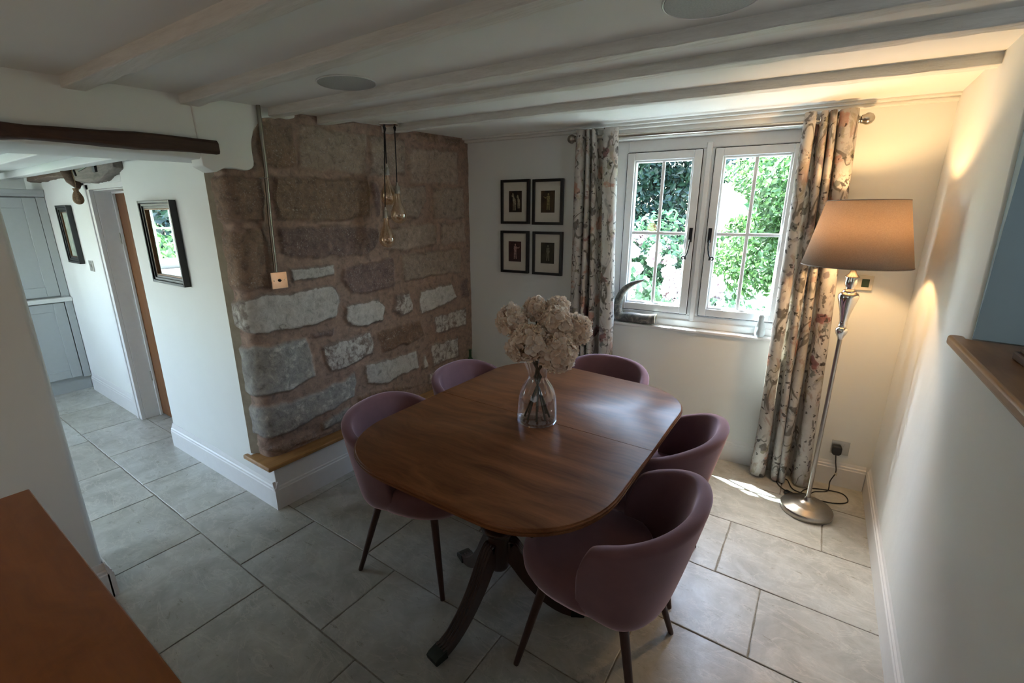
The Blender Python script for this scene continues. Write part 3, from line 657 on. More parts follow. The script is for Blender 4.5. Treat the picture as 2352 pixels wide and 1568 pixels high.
# dark rubber gaskets round the sashes
b=MB()
for s0,s1 in ((-.925,-.457),(-.383,.085)):
    for a in ((s0-.004,s0,.975,2.02),(s1,s1+.004,.975,2.02),(s0,s1,.971,.975),(s0,s1,2.02,2.024)): b.box(a[0],a[1],.076,.084,a[2],a[3])
b.build('gasket',M['black_plastic'],w,smooth=False)
b=MB(); b.box(-1.06,.22,.226,.30,.80,.85); struct(b.build('trim_5',M['worktop'],w,smooth=False))
k=thing('window_2',(-6.25,-.295,0),R(90),kind='structure')   # local x runs along +Y, local y points outdoors (-X)
b=MB()
for a in ((-.655,-.60,1.02,1.93),(.60,.655,1.02,1.93),(-.60,.60,1.02,1.07),(-.60,.60,1.88,1.93),(-.03,.03,1.07,1.88)): b.box(a[0],a[1],.06,.13,a[2],a[3])
b.build('window_frame',M['upvc'],k,smooth=False,bevel=.004)
casement(k,'sash',-.598,-.032,1.072,1.878,.05,.10,vbars=(-.40,-.225),hbars=(1.475,))
casement(k,'sash',.032,.598,1.072,1.878,.05,.10,vbars=(.225,.40),hbars=(1.475,))
b=MB(); b.box(-.655,.655,-.03,.06,1.0,1.02); b.build('window_sill',M['paint'],k,smooth=False,bevel=.004)
# ------------------------------------------------------------ dining table
def table_outline(n=14):
    # corners: (cx,cy,rx,ry,start angle) measured on the top; gently bowed ends
    pts=[]
    def arc(cx,cy,rx,ry,a0,a1):
        for i in range(n+1):
            a=R(a0+(a1-a0)*i/n); ca,sa=math.cos(a),math.sin(a); e=.92
            pts.append((cx+rx*math.copysign(abs(ca)**e,ca),cy+ry*math.copysign(abs(sa)**e,sa)))
    arc(-.755,1.275,.325,.362,270,360)
    arc(-.755,2.005,.320,.300,0,90)
    arc(-1.185,2.035,.325,.300,90,180)
    arc(-1.160,1.245,.357,.338,180,270)
    return pts
TC=Vector((-.97,1.62,0))
tbl=thing('dining_table',TC,0,'brown polished mahogany dining table with rounded ends and pedestal legs','table')
OUT=table_outline()
def clip_y(pts,y,keep_low):
    out=[]
    for i in range(len(pts)):
        a,b=pts[i],pts[(i+1)%len(pts)]; ia=(a[1]<=y)==keep_low; ib=(b[1]<=y)==keep_low
        if ia: out.append(a)
        if ia!=ib: t=(y-a[1])/(b[1]-a[1]); out.append((a[0]+(b[0]-a[0])*t,y))
    return out
def top_half(pts,name='table_top'):
    cx=sum(p[0] for p in pts)/len(pts); cy=sum(p[1] for p in pts)/len(pts); b=MB(); n=len(pts)
    prof=[(.0,.722),(-.000,.728),(.005,.731),(.005,.7335),(.001,.735),(.004,.738),(.004,.742),(.0,.7445),(-.002,.7485),(-.006,.750)]
    V=[]
    for off,z in prof:
        for i,p in enumerate(pts):
            a=pts[i-1]; c=pts[(i+1)%n]; tx,ty=c[0]-a[0],c[1]-a[1]; L=math.hypot(tx,ty) or 1; nx,ny=ty/L,-tx/L
            flat=abs(p[1]-1.606)<.004
            V.append((p[0]+(0 if flat else nx*off)-TC.x,p[1]+(0 if flat else ny*off)-TC.y,z))
    F=[]
    for q in range(len(prof)-1):
        for i in range(n): j=(i+1)%n; F.append((q*n+i,q*n+j,(q+1)*n+j,(q+1)*n+i))
    F+=[tuple(range(n))[::-1],tuple(range((len(prof)-1)*n,len(prof)*n))]
    b.v=V;b.f=F; return b.build(name,M['mahogany'],tbl,angle=25)
top_half(clip_y(OUT,1.6045,True)); top_half(clip_y(OUT,1.6075,False))
b=MB(); b.box(-.38,.38,-.55,.58,.685,.7215); b.box(-.36,-.28,-.60,.62,.66,.686); b.box(.28,.36,-.60,.62,.66,.686)
b.prism([(-.30,.721),(-.27,.70),(-.22,.69),(-.17,.70),(-.14,.721)],-.66,-.60,'y'); b.prism([(-.06,.721),(-.03,.70),(.02,.69),(.07,.70),(.10,.721)],-.66,-.60,'y')
b.build('apron',M['dark_mahogany'],tbl,smooth=False,bevel=.006)
def pedestal(cx,cy,dirs):
    b=MB(); m=Matrix.Translation((cx-TC.x,cy-TC.y,0))
    b.lathe([(.028,.205),(.038,.21),(.046,.225),(.050,.36),(.050,.378),(.062,.386),(.072,.396),(.075,.408),(.066,.418),(.052,.424),(.056,.436),(.048,.446),(.040,.46),(.046,.50),(.058,.545),(.060,.575),(.048,.60),(.044,.612),(.054,.618),(.058,.628),(.05,.638),(.056,.65),(.075,.672),(.09,.6855)],36,m)
    o=b.build('pedestal_column',M['dark_mahogany'],tbl)
    for ang in dirs:
        # reeded sabre leg: centre line in the (r,z) plane
        P=[(.030,.335),(.055,.345),(.078,.325),(.112,.27),(.155,.19),(.210,.115),(.268,.062),(.320,.040)]
        H=[.075,.080,.078,.072,.062,.052,.044,.040]; w=.030; V=[];F=[]
        Q=[];HH=[]
        for i in range(len(P)-1):
            for k in range(4):
                t=k/4; a,b_,c,d=P[max(i-1,0)],P[i],P[i+1],P[min(i+2,len(P)-1)]
                f=lambda q:(.5*((2*b_[q])+(-a[q]+c[q])*t+(2*a[q]-5*b_[q]+4*c[q]-d[q])*t*t+(-a[q]+3*b_[q]-3*c[q]+d[q])*t**3))
                Q.append((f(0),f(1))); HH.append(H[i]*(1-t)+H[i+1]*t)
        Q.append(P[-1]); HH.append(H[-1]); nr=17
        # cross-section: reeded top, flat sides
        for i,(r,z) in enumerate(Q):
            a=Q[max(i-1,0)]; c=Q[min(i+1,len(Q)-1)]; tr,tz=c[0]-a[0],c[1]-a[1]; L=math.hypot(tr,tz); nr_,nz_=-tz/L,tr/L
            if i<5: nr_,nz_=nr_*.6+.0,nz_*.6+.6
            hh=HH[i]
            for k in range(nr):
                u=-1+2*k/(nr-1); ridge=abs(math.sin((u+1)/2*PI*4))*.0055
                V.append((r+nr_*(ridge),u*w*.92,z+nz_*ridge))
            V.append((r-nr_*hh,w*.75,z-nz_*hh)); V.append((r-nr_*hh,-w*.75,z-nz_*hh))
        n=nr+2
        for i in range(len(Q)-1):
            for k in range(n): k2=(k+1)%n; F.append((i*n+k,i*n+k2,(i+1)*n+k2,(i+1)*n+k))
        F+=[tuple(range(n)),tuple(range((len(Q)-1)*n,len(Q)*n))[::-1]]
        m=Matrix.Translation((cx-TC.x,cy-TC.y,0))@Matrix.Rotation(R(ang),4,'Z')
        b=MB(); b.add(V,F,m); leg=b.build('leg',M['dark_mahogany'],tbl,angle=35)
        b=MB(); b.prism([(.308,.046),(.350,.036),(.364,.026),(.360,.006),(.324,.005),(.304,.004)],-.030,.030,'y',m); b.build('brass_toe_cap',M['bronze_cap'],leg,bevel=.003)
        b=MB(); b.lathe([(.001,0),(.014,.001),(.016,.006),(.008,.02),(.006,.03)],14,m@Matrix.Translation((.288,0,.001))); b.build('caster',M['steel'],leg)
pedestal(-.93,1.285,(-99,156,28)); pedestal(-.95,1.97,(100,-150,-20))

# ------------------------------------------------------------ tub chairs
def make_chair():
    t=thing('tub_chair',(0,0,0))
    # shell: u runs round the plan curve from one arm to the other, v from the bottom to the rim
    NU,NV=61,15
    def plan(u,v):
        # perimeter: straight side, rounded back; local forward is +x
        g=lambda a,b_: a+(b_-a)*(v**.85)
        hw=g(.205,.264); xb=g(.215,.318); xf=g(.010,-.020)
        s=(u-.5)*2; a=abs(s); sg=1 if s>=0 else -1
        side=.22
        if a>1-side: # straight arm
            k=(a-(1-side))/side; return (k*xf+(1-k)*(-.105),sg*(hw-.006*k*k))
        th=a/(1-side)*PI/2; c,s_=math.cos(th),math.sin(th); e=.86
        return (-.105-(xb-.105)*c**e,sg*hw*s_**e)
    def rim(u):
        a=abs((u-.5)*2)
        h=.768-.115*min(1,(a/.92))**2.1
        if a>.90: h-=.13*((a-.90)/.10)**2.2
        return h
    def P(u,v):
        low=.352+.02*(abs(u-.5)*2)**3
        z=low+(rim(u)-low)*v
        vv=(z-.355)/(.782-.355); x,y=plan(u,max(0,vv))
        if v<.14: # tuck the lower edge under
            k=(1-v/.14)**2; x=x*(1-.10*k) ; y*=1-.10*k
        return (x,y,z)
    b=MB(); b.grid(P,NU,NV); b.build('backrest',M['velvet'],t,solid=.046,subsurf=1,angle=180)
    # seat cushion
    prof=[(0,.355),(.80,.356),(.93,.366),(.985,.392),(1.0,.425),(.985,.452),(.93,.474),(.82,.483),(.45,.487),(0,.488)]
    b=MB(); n=48; V=[];F=[]
    for q,(r,z) in enumerate(prof):
        for k in range(n):
            a=2*PI*k/n; ca,sa=math.cos(a),math.sin(a); e=.72
            rx=.262 if ca>0 else .185; hw=.238-(.018*max(ca,0))
            V.append((.02+r*rx*math.copysign(abs(ca)**e,ca),r*hw*math.copysign(abs(sa)**e,sa),z))
    for q in range(len(prof)-1):
        for k in range(n): k2=(k+1)%n; F.append((q*n+k,q*n+k2,(q+1)*n+k2,(q+1)*n+k))
    b.v=V;b.f=F; b.build('seat',M['velvet'],t,angle=180)
    for sx in (1,-1):
        for sy in (1,-1):
            b=MB(); top=Vector((sx*.150 if sx>0 else sx*.135,sy*.150,.362)); bot=Vector((sx*.226,sy*.226,.0)); d=(bot-top)
            b.tube([top,top+d*.5,bot-d*.02,bot],[.0175,.0145,.0108,.0100],14); b.build('leg',M['leg'],t)
    return t
chair=make_chair()
chairs=[(-.503,1.336,181,'mauve velvet tub chair nearest the camera, on the right-hand side of the table'),
        (-.548,1.912,180,'mauve velvet tub chair between the curtain and the nearest right-hand chair'),
        (-.990,2.335,-86,'mauve velvet tub chair at the far end of the table, below the window'),
        (-1.450,1.950,2,'mauve velvet tub chair farthest along the stone wall side of the table'),
        (-1.418,1.350,11,'mauve velvet tub chair at the left of the table, beside the oak shelf plinth')]
for i,(x,y,a,lab) in enumerate(chairs):
    c=chair if i==0 else copy_tree(chair)
    c.location=(x,y,0); c.rotation_euler=(0,0,R(a)); tag(c,lab,'chair','mauve tub chairs round the dining table')

# ------------------------------------------------------------ vase and flowers
VX,VY=-.938,1.588
v=thing('glass_vase',(VX,VY,.7505),0,'clear glass vase with a pinched ribbed neck, holding the flowers on the table','vase')
vp=[(.001,.004),(.070,.004),(.080,.001),(.084,.006),(.0855,.016),(.0850,.05),(.0825,.09),(.0790,.12),(.072,.145),(.060,.168),(.046,.186),(.0385,.200),(.0375,.212),(.041,.228),(.049,.25),(.057,.272),(.0605,.286)]
def rib(a,z):
    k=min(1,max(0,(z-.10)/.10)); return 1+.055*k*math.cos(13*a)
b=MB(); b.lathe(vp,78,rfun=rib,cap=False)
inner=[(r-.0028,z) for r,z in vp[::-1] if z>.006]+[(.074,.012),(.001,.012)]
b.lathe(inner,78,rfun=rib,cap=False); b.build('vessel',M['vase_glass'],v,angle=180)
b=MB(); b.torus(.0600,.0022,(0,0,.286),n=78); b.build('rim',M['vase_glass'],v)
b=MB(); b.torus(.082,.004,(0,0,.0045),n=60); b.build('foot_ring',M['vase_glass'],v)
right=Vector((math.cos(R(34)),math.sin(R(34)),0)); toward=Vector((math.sin(R(34)),-math.cos(R(34)),0))
SC=.93
heads=[(-.118,1.200,-.035,.072,'large pale hydrangea bloom at the far left of the bunch'),
       (-.042,1.130,.075,.082,'cream hydrangea bloom at the front left of the bunch'),
       (.078,1.195,.015,.078,'peach hydrangea bloom at the top right of the bunch'),
       (.078,1.090,.085,.085,'cream hydrangea bloom hanging lowest at the front right'),
       (.172,1.165,-.010,.070,'peach hydrangea bloom at the far right of the bunch'),
       (-.008,1.240,-.075,.058,'small pale hydrangea bloom at the back of the bunch'),
       (.088,1.240,-.080,.060,'small pinkish hydrangea bloom at the back right of the bunch'),
       (-.088,1.085,.010,.058,'small cream hydrangea bloom tucked low at the left of the bunch')]
def bloom(name,c,r,parent,mat,rng,n=110,fs=.27,jit=.15):
    V=[];F=[];A=[]
    for i in range(n):
        y=1-2*(i+.5)/n; th=i*2.399963; rr=math.sqrt(1-y*y); d=Vector((rr*math.cos(th),rr*math.sin(th),y))
        d=(d+Vector([rng.uniform(-jit,jit) for _ in range(3)])).normalized(); cen=d*r*rng.uniform(.80,.93)
        a=d.orthogonal().normalized(); bb=d.cross(a); spin=rng.uniform(0,6.28); tone=rng.random()
        nd=(d+Vector([rng.uniform(-.6,.6) for _ in range(3)])).normalized()
        for k in range(4):
            ph=spin+k*PI/2; e=(a*math.cos(ph)+bb*math.sin(ph)); f=nd.cross(e).normalized(); e=f.cross(nd).normalized(); L=r*fs*rng.uniform(.85,1.25); w=L*rng.uniform(.85,1.1)
            b0=len(V); cup=rng.uniform(-.05,.45)
            for iu in range(4):
                u=iu/3
                for iv in range(5):
                    q=(iv/4-.5)*2; ww=w*.5*(.25+1.1*math.sin(min(1,u*1.05+.12)*PI*.80))
                    ruf=(.16*math.sin(q*6+tone*9+k)+.07*q*q)*u*L; p=cen+e*(L*u*(1-.18*q*q*u))+f*(q*ww)+nd*(cup*L*u*u*.9+ruf)
                    V.append(p); A.append(min(1,max(0,tone*.55+.15+.35*u+rng.uniform(-.06,.06))))
            for iu in range(3):
                for iv in range(4): q=b0+iu*5+iv; F.append((q,q+1,q+6,q+5))
    b=MB(); b.v=[tuple(Vector(c)+p) for p in V]; b.f=F; me=bpy.data.meshes.new(name); me.from_pydata(b.v,[],F); me.materials.append(mat)
    for p in me.polygons: p.use_smooth=True
    attr(me,'leaf','FLOAT',A); o=bpy.data.objects.new(name,me); COL.objects.link(o); o.parent=parent; return o
rng=random.Random(8)
for i,(lat,z,dep,r,lab) in enumerate(heads):
    lat*=SC; r*=.93; z=1.0+(z-1.0)*.97; c=right*lat+toward*dep
    h=thing('hydrangea',(VX,VY,.7505),0,lab,'flower','cream and peach hydrangea blooms in the glass vase')
    hc=Vector((c.x,c.y,z-.7505))
    bloom('flower_head',hc,r,h,M['petal'],rng)
    a=2*PI*i/8+.5; foot=Vector((math.cos(a)*-.055,math.sin(a)*-.055,.018)); neck=Vector((math.cos(a)*.015,math.sin(a)*.015,.205))
    neck2=Vector((c.x*.16,c.y*.16,.262))
    pts=[foot,foot.lerp(neck,.55)+Vector((0,0,.004)),neck,neck2,neck2.lerp(hc,.5)+Vector((0,0,.012)),hc]
    b=MB(); b.tube(pts,[.0045,.0045,.0042,.0038,.0034,.003],8); b.build('stem',M['stem'],h)

# ------------------------------------------------------------ curtains on their pole
rod=thing('curtain_pole',WA,WROT,'brushed metal curtain pole with ball ends above the window','curtain pole')
def rz(s): return 2.112-.017*(s+1.2)/1.5
b=MB(); b.tube([(-1.235,-.09,rz(-1.235)),(.300,-.09,rz(.30))],.0125,18); b.build('pole',M['nickel'],rod)
for s,sg in ((-1.262,-1),(.326,1)):
    b=MB(); m=Matrix.Translation((s,-.09,rz(s)))@Matrix.Rotation(R(90)*sg,4,'Y')
    b.lathe([(.013,-.036),(.017,-.032),(.017,-.028),(.012,-.025),(.020,-.022),(.020,-.018),(.022,-.012),(.0285,0),(.0285,.010),(.022,.024),(.010,.033),(.001,.035)],28,m); b.build('finial',M['nickel'],rod)
for s in (-1.20,.262):
    b=MB(); b.tube([(s,.014,rz(s)+.0),(s,-.09,rz(s)+.0)],.008,10); b.torus(.017,.004,(s,-.09,rz(s)),axis='x'); b.lathe([(.001,0),(.026,0),(.026,.006),(.001,.006)],20,Matrix.Translation((s,.012,rz(s)))@Matrix.Rotation(R(90),4,'X')); b.build('bracket',M['nickel'],rod)
def curtain(label,lobes,bot,u0):
    t=thing('curtain',WA,WROT,label,'curtain','floral eyelet curtains')
    # path in (s, offset) at the top, lobes = list of (start,end,sign)
    def path(L,amp,c0):
        pts=[]
        for s0,s1,sg in L:
            n=16
            for k in range(n):
                a=PI*k/n; pts.append(((s0+s1)/2-(s1-s0)/2*math.copysign(abs(math.cos(a))**1.0,math.cos(a)),c0-sg*amp*math.sin(a)**.7))
        pts.append((L[-1][1],c0)); return pts
    Tp=path(lobes,.046,-.092); Bp=path(bot,.060,-.082); NZ=50; b=MB()
    arc=[0]
    for p,q in zip(Tp,Tp[1:]): arc.append(arc[-1]+math.hypot(q[0]-p[0],q[1]-p[1]))
    n=len(Tp); V=[];UV=[]
    for j in range(NZ):
        v_=j/(NZ-1); ztop=rz(Tp[0][0])+.046; z=.012+(ztop-.012)*v_; k=(1-v_)**.8
        for i in range(n):
            t_=i/(n-1); s=Tp[i][0]*(1-k)+Bp[i][0]*k; y=Tp[i][1]*(1-k)+Bp[i][1]*k
            w=k*.010*math.sin(t_*7+z*2.2)+.004*math.sin(z*5+t_*15)*k
            V.append((s+w,y+w*.6,z)); UV.append((u0+arc[i]*1.0,z))
    F=[(j*n+i,j*n+i+1,(j+1)*n+i+1,(j+1)*n+i) for j in range(NZ-1) for i in range(n-1)]
    me=bpy.data.meshes.new('cloth'); me.from_pydata(V,[],F); me.materials.append(M['curtain'])
    uvl=me.uv_layers.new(name='UVMap')
    for p in me.polygons:
        p.use_smooth=True
        for li in p.loop_indices: uvl.data[li].uv=UV[me.loops[li].vertex_index]
    o=bpy.data.objects.new('cloth',me); COL.objects.link(o); o.parent=t
    md=o.modifiers.new('solid','SOLIDIFY'); md.thickness=.0025; md.offset=0
    for i in range(len(lobes)-1):
        s=lobes[i][1]; b=MB(); b.torus(.0215,.0032,(s,-.092,rz(s)),axis='x',n=24,k=8); b.build('eyelet_ring',M['chrome'],t)
    return t
curtain('floral linen curtain at the left of the window, beside the four pictures',
  [(-1.225,-1.165,1),(-1.165,-1.158,-1),(-1.158,-1.130,1),(-1.130,-1.120,-1),(-1.120,-1.090,1),(-1.090,-1.045,-1),(-1.045,-.950,1)],
  [(-1.235,-1.140,1),(-1.140,-1.125,-1),(-1.125,-1.085,1),(-1.085,-1.070,-1),(-1.070,-1.030,1),(-1.030,-.990,-1),(-.990,-.895,1)],.12)
curtain('floral linen curtain at the right of the window, behind the floor lamp',
  [(.055,.108,1),(.108,.128,-1),(.128,.158,1),(.158,.166,-1),(.166,.196,1),(.196,.208,-1),(.208,.288,1)],
  [(.058,.138,1),(.138,.175,-1),(.175,.222,1),(.222,.228,-1),(.228,.272,1),(.272,.300,-1),(.300,.375,1)],1.73)

# ------------------------------------------------------------ floor lamp
LX,LY=.134,2.802
L=thing('floor_lamp',(LX,LY,0),0,'tall chrome floor lamp with a glowing taupe shade, standing by the right curtain','lamp')
b=MB(); b.lathe([(.001,0),(.126,0),(.129,.004),(.129,.026),(.124,.033),(.110,.037),(.106,.041),(.092,.044),(.088,.048),(.072,.053),(.048,.060),(.026,.068),(.018,.078),(.0145,.092),(.001,.093)],64); b.build('base',M['nickel'],L,angle=50)
b=MB(); b.tube([(0,0,.09),(0,0,1.02)],.0105,20); b.build('pole',M['nickel'],L)
b=MB(); b.lathe([(.0105,1.012),(.013,1.022),(.022,1.040),(.0275,1.055),(.0275,1.066),(.022,1.074),(.017,1.078),(.019,1.084),(.0165,1.090),(.0185,1.096),(.0165,1.104),(.018,1.115),(.024,1.150),(.034,1.190),(.0425,1.222),(.0445,1.238),(.040,1.250),(.030,1.256),(.029,1.262),(.024,1.268),(.017,1.272),(.0165,1.278),(.024,1.290),(.0265,1.305),(.0250,1.322),(.0240,1.330)],40); b.build('baluster',M['chrome'],L)
b=MB(); b.lathe([(.001,1.3305),(.031,1.331),(.030,1.335),(.017,1.348),(.011,1.365),(.010,1.40),(.001,1.401)],32); b.build('drip_cup',M['chrome'],L)
b=MB(); b.lathe([(.224,1.386),(.160,1.692)],96,cap=False); sh=b.build('lamp_shade',M['shade'],L,solid=.002,angle=180)
b=MB(); b.torus(.1605,.0022,(0,0,1.691),n=96,k=6); b.build('upper_ring',M['shade_rim'],L)
b=MB(); b.torus(.2245,.0022,(0,0,1.387),n=96,k=6)
b.torus(.02,.002,(0,0,1.405),n=20,k=6)
for a in (0,120,240): b.tube([(.02*math.cos(R(a)),.02*math.sin(R(a)),1.405),(.2235*math.cos(R(a)),.2235*math.sin(R(a)),1.388)],.0018,6)
b.build('shade_ring',M['shade_rim'],L)
b=MB(); b.tube([(0,0,1.40),(0,0,1.455)],.014,16); b.build('lamp_holder',M['black_plastic'],L)
# socket, plug, cable
t=thing('wall_socket',WP(.520,-.014,.254),WROT,'brushed steel wall socket above the skirting, right of the curtain','socket')
b=MB(); b.box(-.046,.046,-.006,0,-.044,.044); b.build('plate',M['steel'],t,smooth=False,bevel=.002)
b=MB(); b.box(.016,.028,-.011,-.0062,.008,.030); b.build('switch',M['steel'],t,smooth=False,bevel=.001)
t=thing('plug_and_cable',WP(.502,-.014+.0085,.245),WROT,'black plug and long black cable running from the socket to the lamp','cable')
b=MB(); b.prism([(-.022,.024),(.022,.024),(.025,.018),(.025,-.018),(.014,-.030),(-.014,-.030),(-.025,-.018),(-.025,.018)],-.034,0,'y'); b.build('plug',M['black_plastic'],t,bevel=.004,seg=3)
inv=t.matrix_basis.inverted()
def smooth_path(P,k=8):
    out=[]; P=[Vector(p) for p in P]
    for i in range(len(P)-1):
        a,b_,c,d=P[max(i-1,0)],P[i],P[i+1],P[min(i+2,len(P)-1)]
        for j in range(k):
            u=j/k; out.append(.5*((2*b_)+(c-a)*u+(2*a-5*b_+4*c-d)*u*u+(3*b_-a-3*c+d)*u**3))
    return out+[P[-1]]
mat=Matrix.Translation(WP(.502,-.0055,.245))@Matrix.Rotation(WROT,4,'Z'); inv=mat.inverted()
g=.0045
path=[WP(.502,.018,.216),WP(.508,.022,.17),WP(.516,.040,.11),WP(.495,.055,.05),(.235,3.095,g),(.17,3.04,g),(.135,2.985,g),(.06,3.0,g),(.02,3.10,g),(-.03,3.06,g),(-.01,2.99,g),(.05,2.945,g),(.13,2.95,g),(.26,2.965,g),(.335,3.03,g),(.30,3.115,g),(.15,3.07,g),(.10,2.98,g),(.10,2.935,g+.004)]
b=MB(); b.tube([inv@p for p in smooth_path(path)],.0032,8); b.build('flex',M['black_plastic'],t)
b=MB(); b.box(-.017,.017,-.028,.028,0,.018,Matrix.Translation((.045,2.925,.001))@Matrix.Rotation(R(62),4,'Z')); b.v=[tuple(inv@Vector(p)) for p in b.v]; b.build('foot_switch',M['black_plastic'],t,bevel=.006,seg=3)
b=MB(); b.box(-.008,.008,-.002,.002,-.009,.009,Matrix.Translation(WP(.517,.043,.10))@Matrix.Rotation(WROT,4,'Z')); b.v=[tuple(inv@Vector(p)) for p in b.v]; b.build('cable_tag',M['pale_plastic'],t,smooth=False)
t=thing('thermostat',WP(.461,-.013,1.262),WROT,'cream wall thermostat with dark green screen, behind the lamp stem','thermostat')
b=MB(); b.box(-.048,.048,-.016,0,-.042,.042); b.build('case',M['pale_plastic'],t,smooth=False,bevel=.005,seg=3)
b=MB(); b.box(-.004,.030,-.0175,-.0163,-.022,.022); b.build('screen',M['green_patch'],t,smooth=False)

# ------------------------------------------------------------ four framed prints
def person_fig(b,pose):
    e=lambda cx,cz,rx,rz_,m=18: b.prism([(cx+rx*math.cos(2*PI*k/m),cz+rz_*math.sin(2*PI*k/m)) for k in range(m)],-.0010,-.0002,'y')
    q=lambda *p: b.prism(list(p),-.0010,-.0002,'y')
    if pose=='horses':
        for cx,s in ((-.012,1.0),(.019,.78)):
            q((cx-.016*s,.030*s),(cx-.009*s,.044*s),(cx-.003*s,.040*s),(cx+.002*s,.020*s),(cx+.010*s,.010*s),(cx+.013*s,-.010*s),(cx+.008*s,-.018*s),(cx-.006*s,-.014*s),(cx-.009*s,.006*s),(cx-.008*s,.024*s),(cx-.014*s,.022*s))
            for lx in (-.006,.000,.006,.011): q((cx+lx*s-.0017,-.012*s),(cx+lx*s+.0017,-.012*s),(cx+lx*s+.0012,-.050*s),(cx+lx*s-.0012,-.050*s))
        return
    sg=-1 if pose in('left',) else 1
    e(0,.036,.0048,.0062)
    q((-.010,.028),(.010,.028),(.008,.000),(-.008,.000))
    q((-.008,.001),(.008,.001),(.010,-.044),(.004,-.044),(.001,-.012),(-.004,-.044),(-.010,-.044))
    if pose!='stand':
        q((sg*.006,.027),(sg*.009,.021),(sg*.019,.014),(sg*.030,.022),(sg*.030,.026),(sg*.019,.020))
        q((-sg*.008,.026),(-sg*.011,.012),(sg*.010,.010),(sg*.012,.015),(-sg*.004,.016))
    else:
        q((.008,.027),(.012,.006),(.009,.0),(.006,.018)); q((-.008,.027),(-.012,.006),(-.009,.0),(-.006,.018))
pics=[(-1.743,1.719,'black framed print of two white horses, top left of the four','art_black','horses','fig_cream'),
      (-1.474,1.715,'black framed print of a pale figure with arm raised, top right of the four','art_brown','left','fig_olive'),
      (-1.746,1.348,'black framed print of a figure in pink breeches, bottom left of the four','art_red','right','fig_pink'),
      (-1.468,1.346,'black framed print of a dim standing figure, bottom right of the four','art_olive','stand','fig_grey')]
for s,z,lab,bgm,pose,fm in pics:
    t=thing('framed_picture',WP(s,-.0145,z),WROT,lab,'picture','four black framed prints'); hw,hh=.121,.160; f=.019
    b=MB()
    for a in ((-hw,-hw+f,-hh,hh),(hw-f,hw,-hh,hh),(-hw+f,hw-f,-hh,-hh+f),(-hw+f,hw-f,hh-f,hh)): b.box(a[0],a[1],-.030,0,a[2],a[3])
    b.build('frame',M['black_frame'],t,smooth=False,bevel=.0015)
    b=MB(); b.box(-hw+f,hw-f,-.014,-.010,-hh+f,hh-f); mt=b.build('mount',M['mount'],t,smooth=False)
    b=MB(); b.box(-.055,.055,-.0152,-.0142,-.074,.080); p=b.build('print',M[bgm],t,smooth=False)
    b=MB(); person_fig(b,pose); m=Matrix.Translation((.004,-.0152,.006))@Matrix.Diagonal((1.25,1,1.35,1)); b.v=[tuple(m@Vector(q)) for q in b.v]; b.build('figure',M[fm],p,smooth=False)
# mirror and kitchen picture
def wall_frame(name,x0,x1,z0,z1,yw,lab,cat,inside,fw=.045,dep=.035):
    t=thing(name,((x0+x1)/2,yw,(z0+z1)/2),0,lab,cat); hw=(x1-x0)/2; hh=(z1-z0)/2; b=MB()
    for k,(o,d) in enumerate(((0,dep),(fw*.35,dep*.8),(fw*.65,dep*.6))):
        w=fw*.33
        for a in ((-hw+o,-hw+o+w,-hh+o,hh-o),(hw-o-w,hw-o,-hh+o,hh-o),(-hw+o+w,hw-o-w,-hh+o,-hh+o+w),(-hw+o+w,hw-o-w,hh-o-w,hh-o)): b.box(a[0],a[1],-d,0,a[2],a[3])
    b.build('frame',M['black_frame'],t,smooth=False,bevel=.002)
    i=fw; b=MB()
    for a in ((-hw+i,-hw+i+.006,-hh+i,hh-i),(hw-i-.006,hw-i,-hh+i,hh-i),(-hw+i,hw-i,-hh+i,-hh+i+.006),(-hw+i,hw-i,hh-i-.006,hh-i)): b.box(a[0],a[1],-.020,-.004,a[2],a[3])
    b.build('gilt_slip',M['gold'],t,smooth=False)
    b=MB(); b.box(-hw+i,hw-i,-.010,-.006,-hh+i,hh-i); b.build(*inside,t,smooth=False)
    return t
wall_frame('wall_mirror',-3.43,-2.985,1.222,1.700,1.1285,'black framed mirror on the white passage wall, reflecting the kitchen window','mirror',('mirror_glass',M['mirror']))
wall_frame('framed_landscape',-5.32,-5.02,1.232,1.693,1.1665,'black framed pale landscape picture on the kitchen wall, left of the door','picture',('picture_print',M['landscape']),fw=.05)
t=thing('light_switch',(-4.86,1.1665,1.225),0,'small steel light switch on the kitchen wall beside the landscape picture','switch')
b=MB(); b.box(-.043,.043,-.006,0,-.043,.043); b.build('plate',M['steel'],t,smooth=False,bevel=.002)
b=MB(); b.box(-.006,.006,-.014,-.006,-.010,.010); b.build('toggle',M['steel'],t,smooth=False,bevel=.001)

# ------------------------------------------------------------ pipe and switch on the stones
t=thing('conduit_switch',(-2.385,1.318,1.285),0,'polished square switch box at the foot of the metal pipe on the stone wall','switch')
b=MB(); b.box(-.040,-.006,-.043,.043,-.043,.043); b.build('box',M['chrome'],t,smooth=False,bevel=.003)
b=MB(); b.box(-.006,.0,-.044,.044,-.044,.044); b.build('face_plate',M['reflection_tinted_chrome'],t,smooth=False,bevel=.002)
b=MB(); b.lathe([(.001,0),(.008,0),(.008,.003),(.004,.004),(.003,.014),(.001,.015)],14,Matrix.Translation((0.0,0,0))@Matrix.Rotation(R(90),4,'Y')); b.build('toggle',M['black_iron'],t)
for y in (-.030,.030): b=MB(); b.lathe([(.001,0),(.004,0),(.003,.0015),(.001,.002)],10,Matrix.Translation((0,y,0))@Matrix.Rotation(R(90),4,'Y')); b.build('screw',M['steel'],t)
t=thing('metal_conduit',(0,0,0),0,'thin steel pipe running down the stone wall from the ceiling to the switch','pipe')
b=MB(); b.tube([(-2.375,1.322,2.20),(-2.375,1.318,1.85),(-2.388,1.312,1.60),(-2.394,1.308,1.3295)],.0095,14); b.build('pipe',M['conduit'],t)
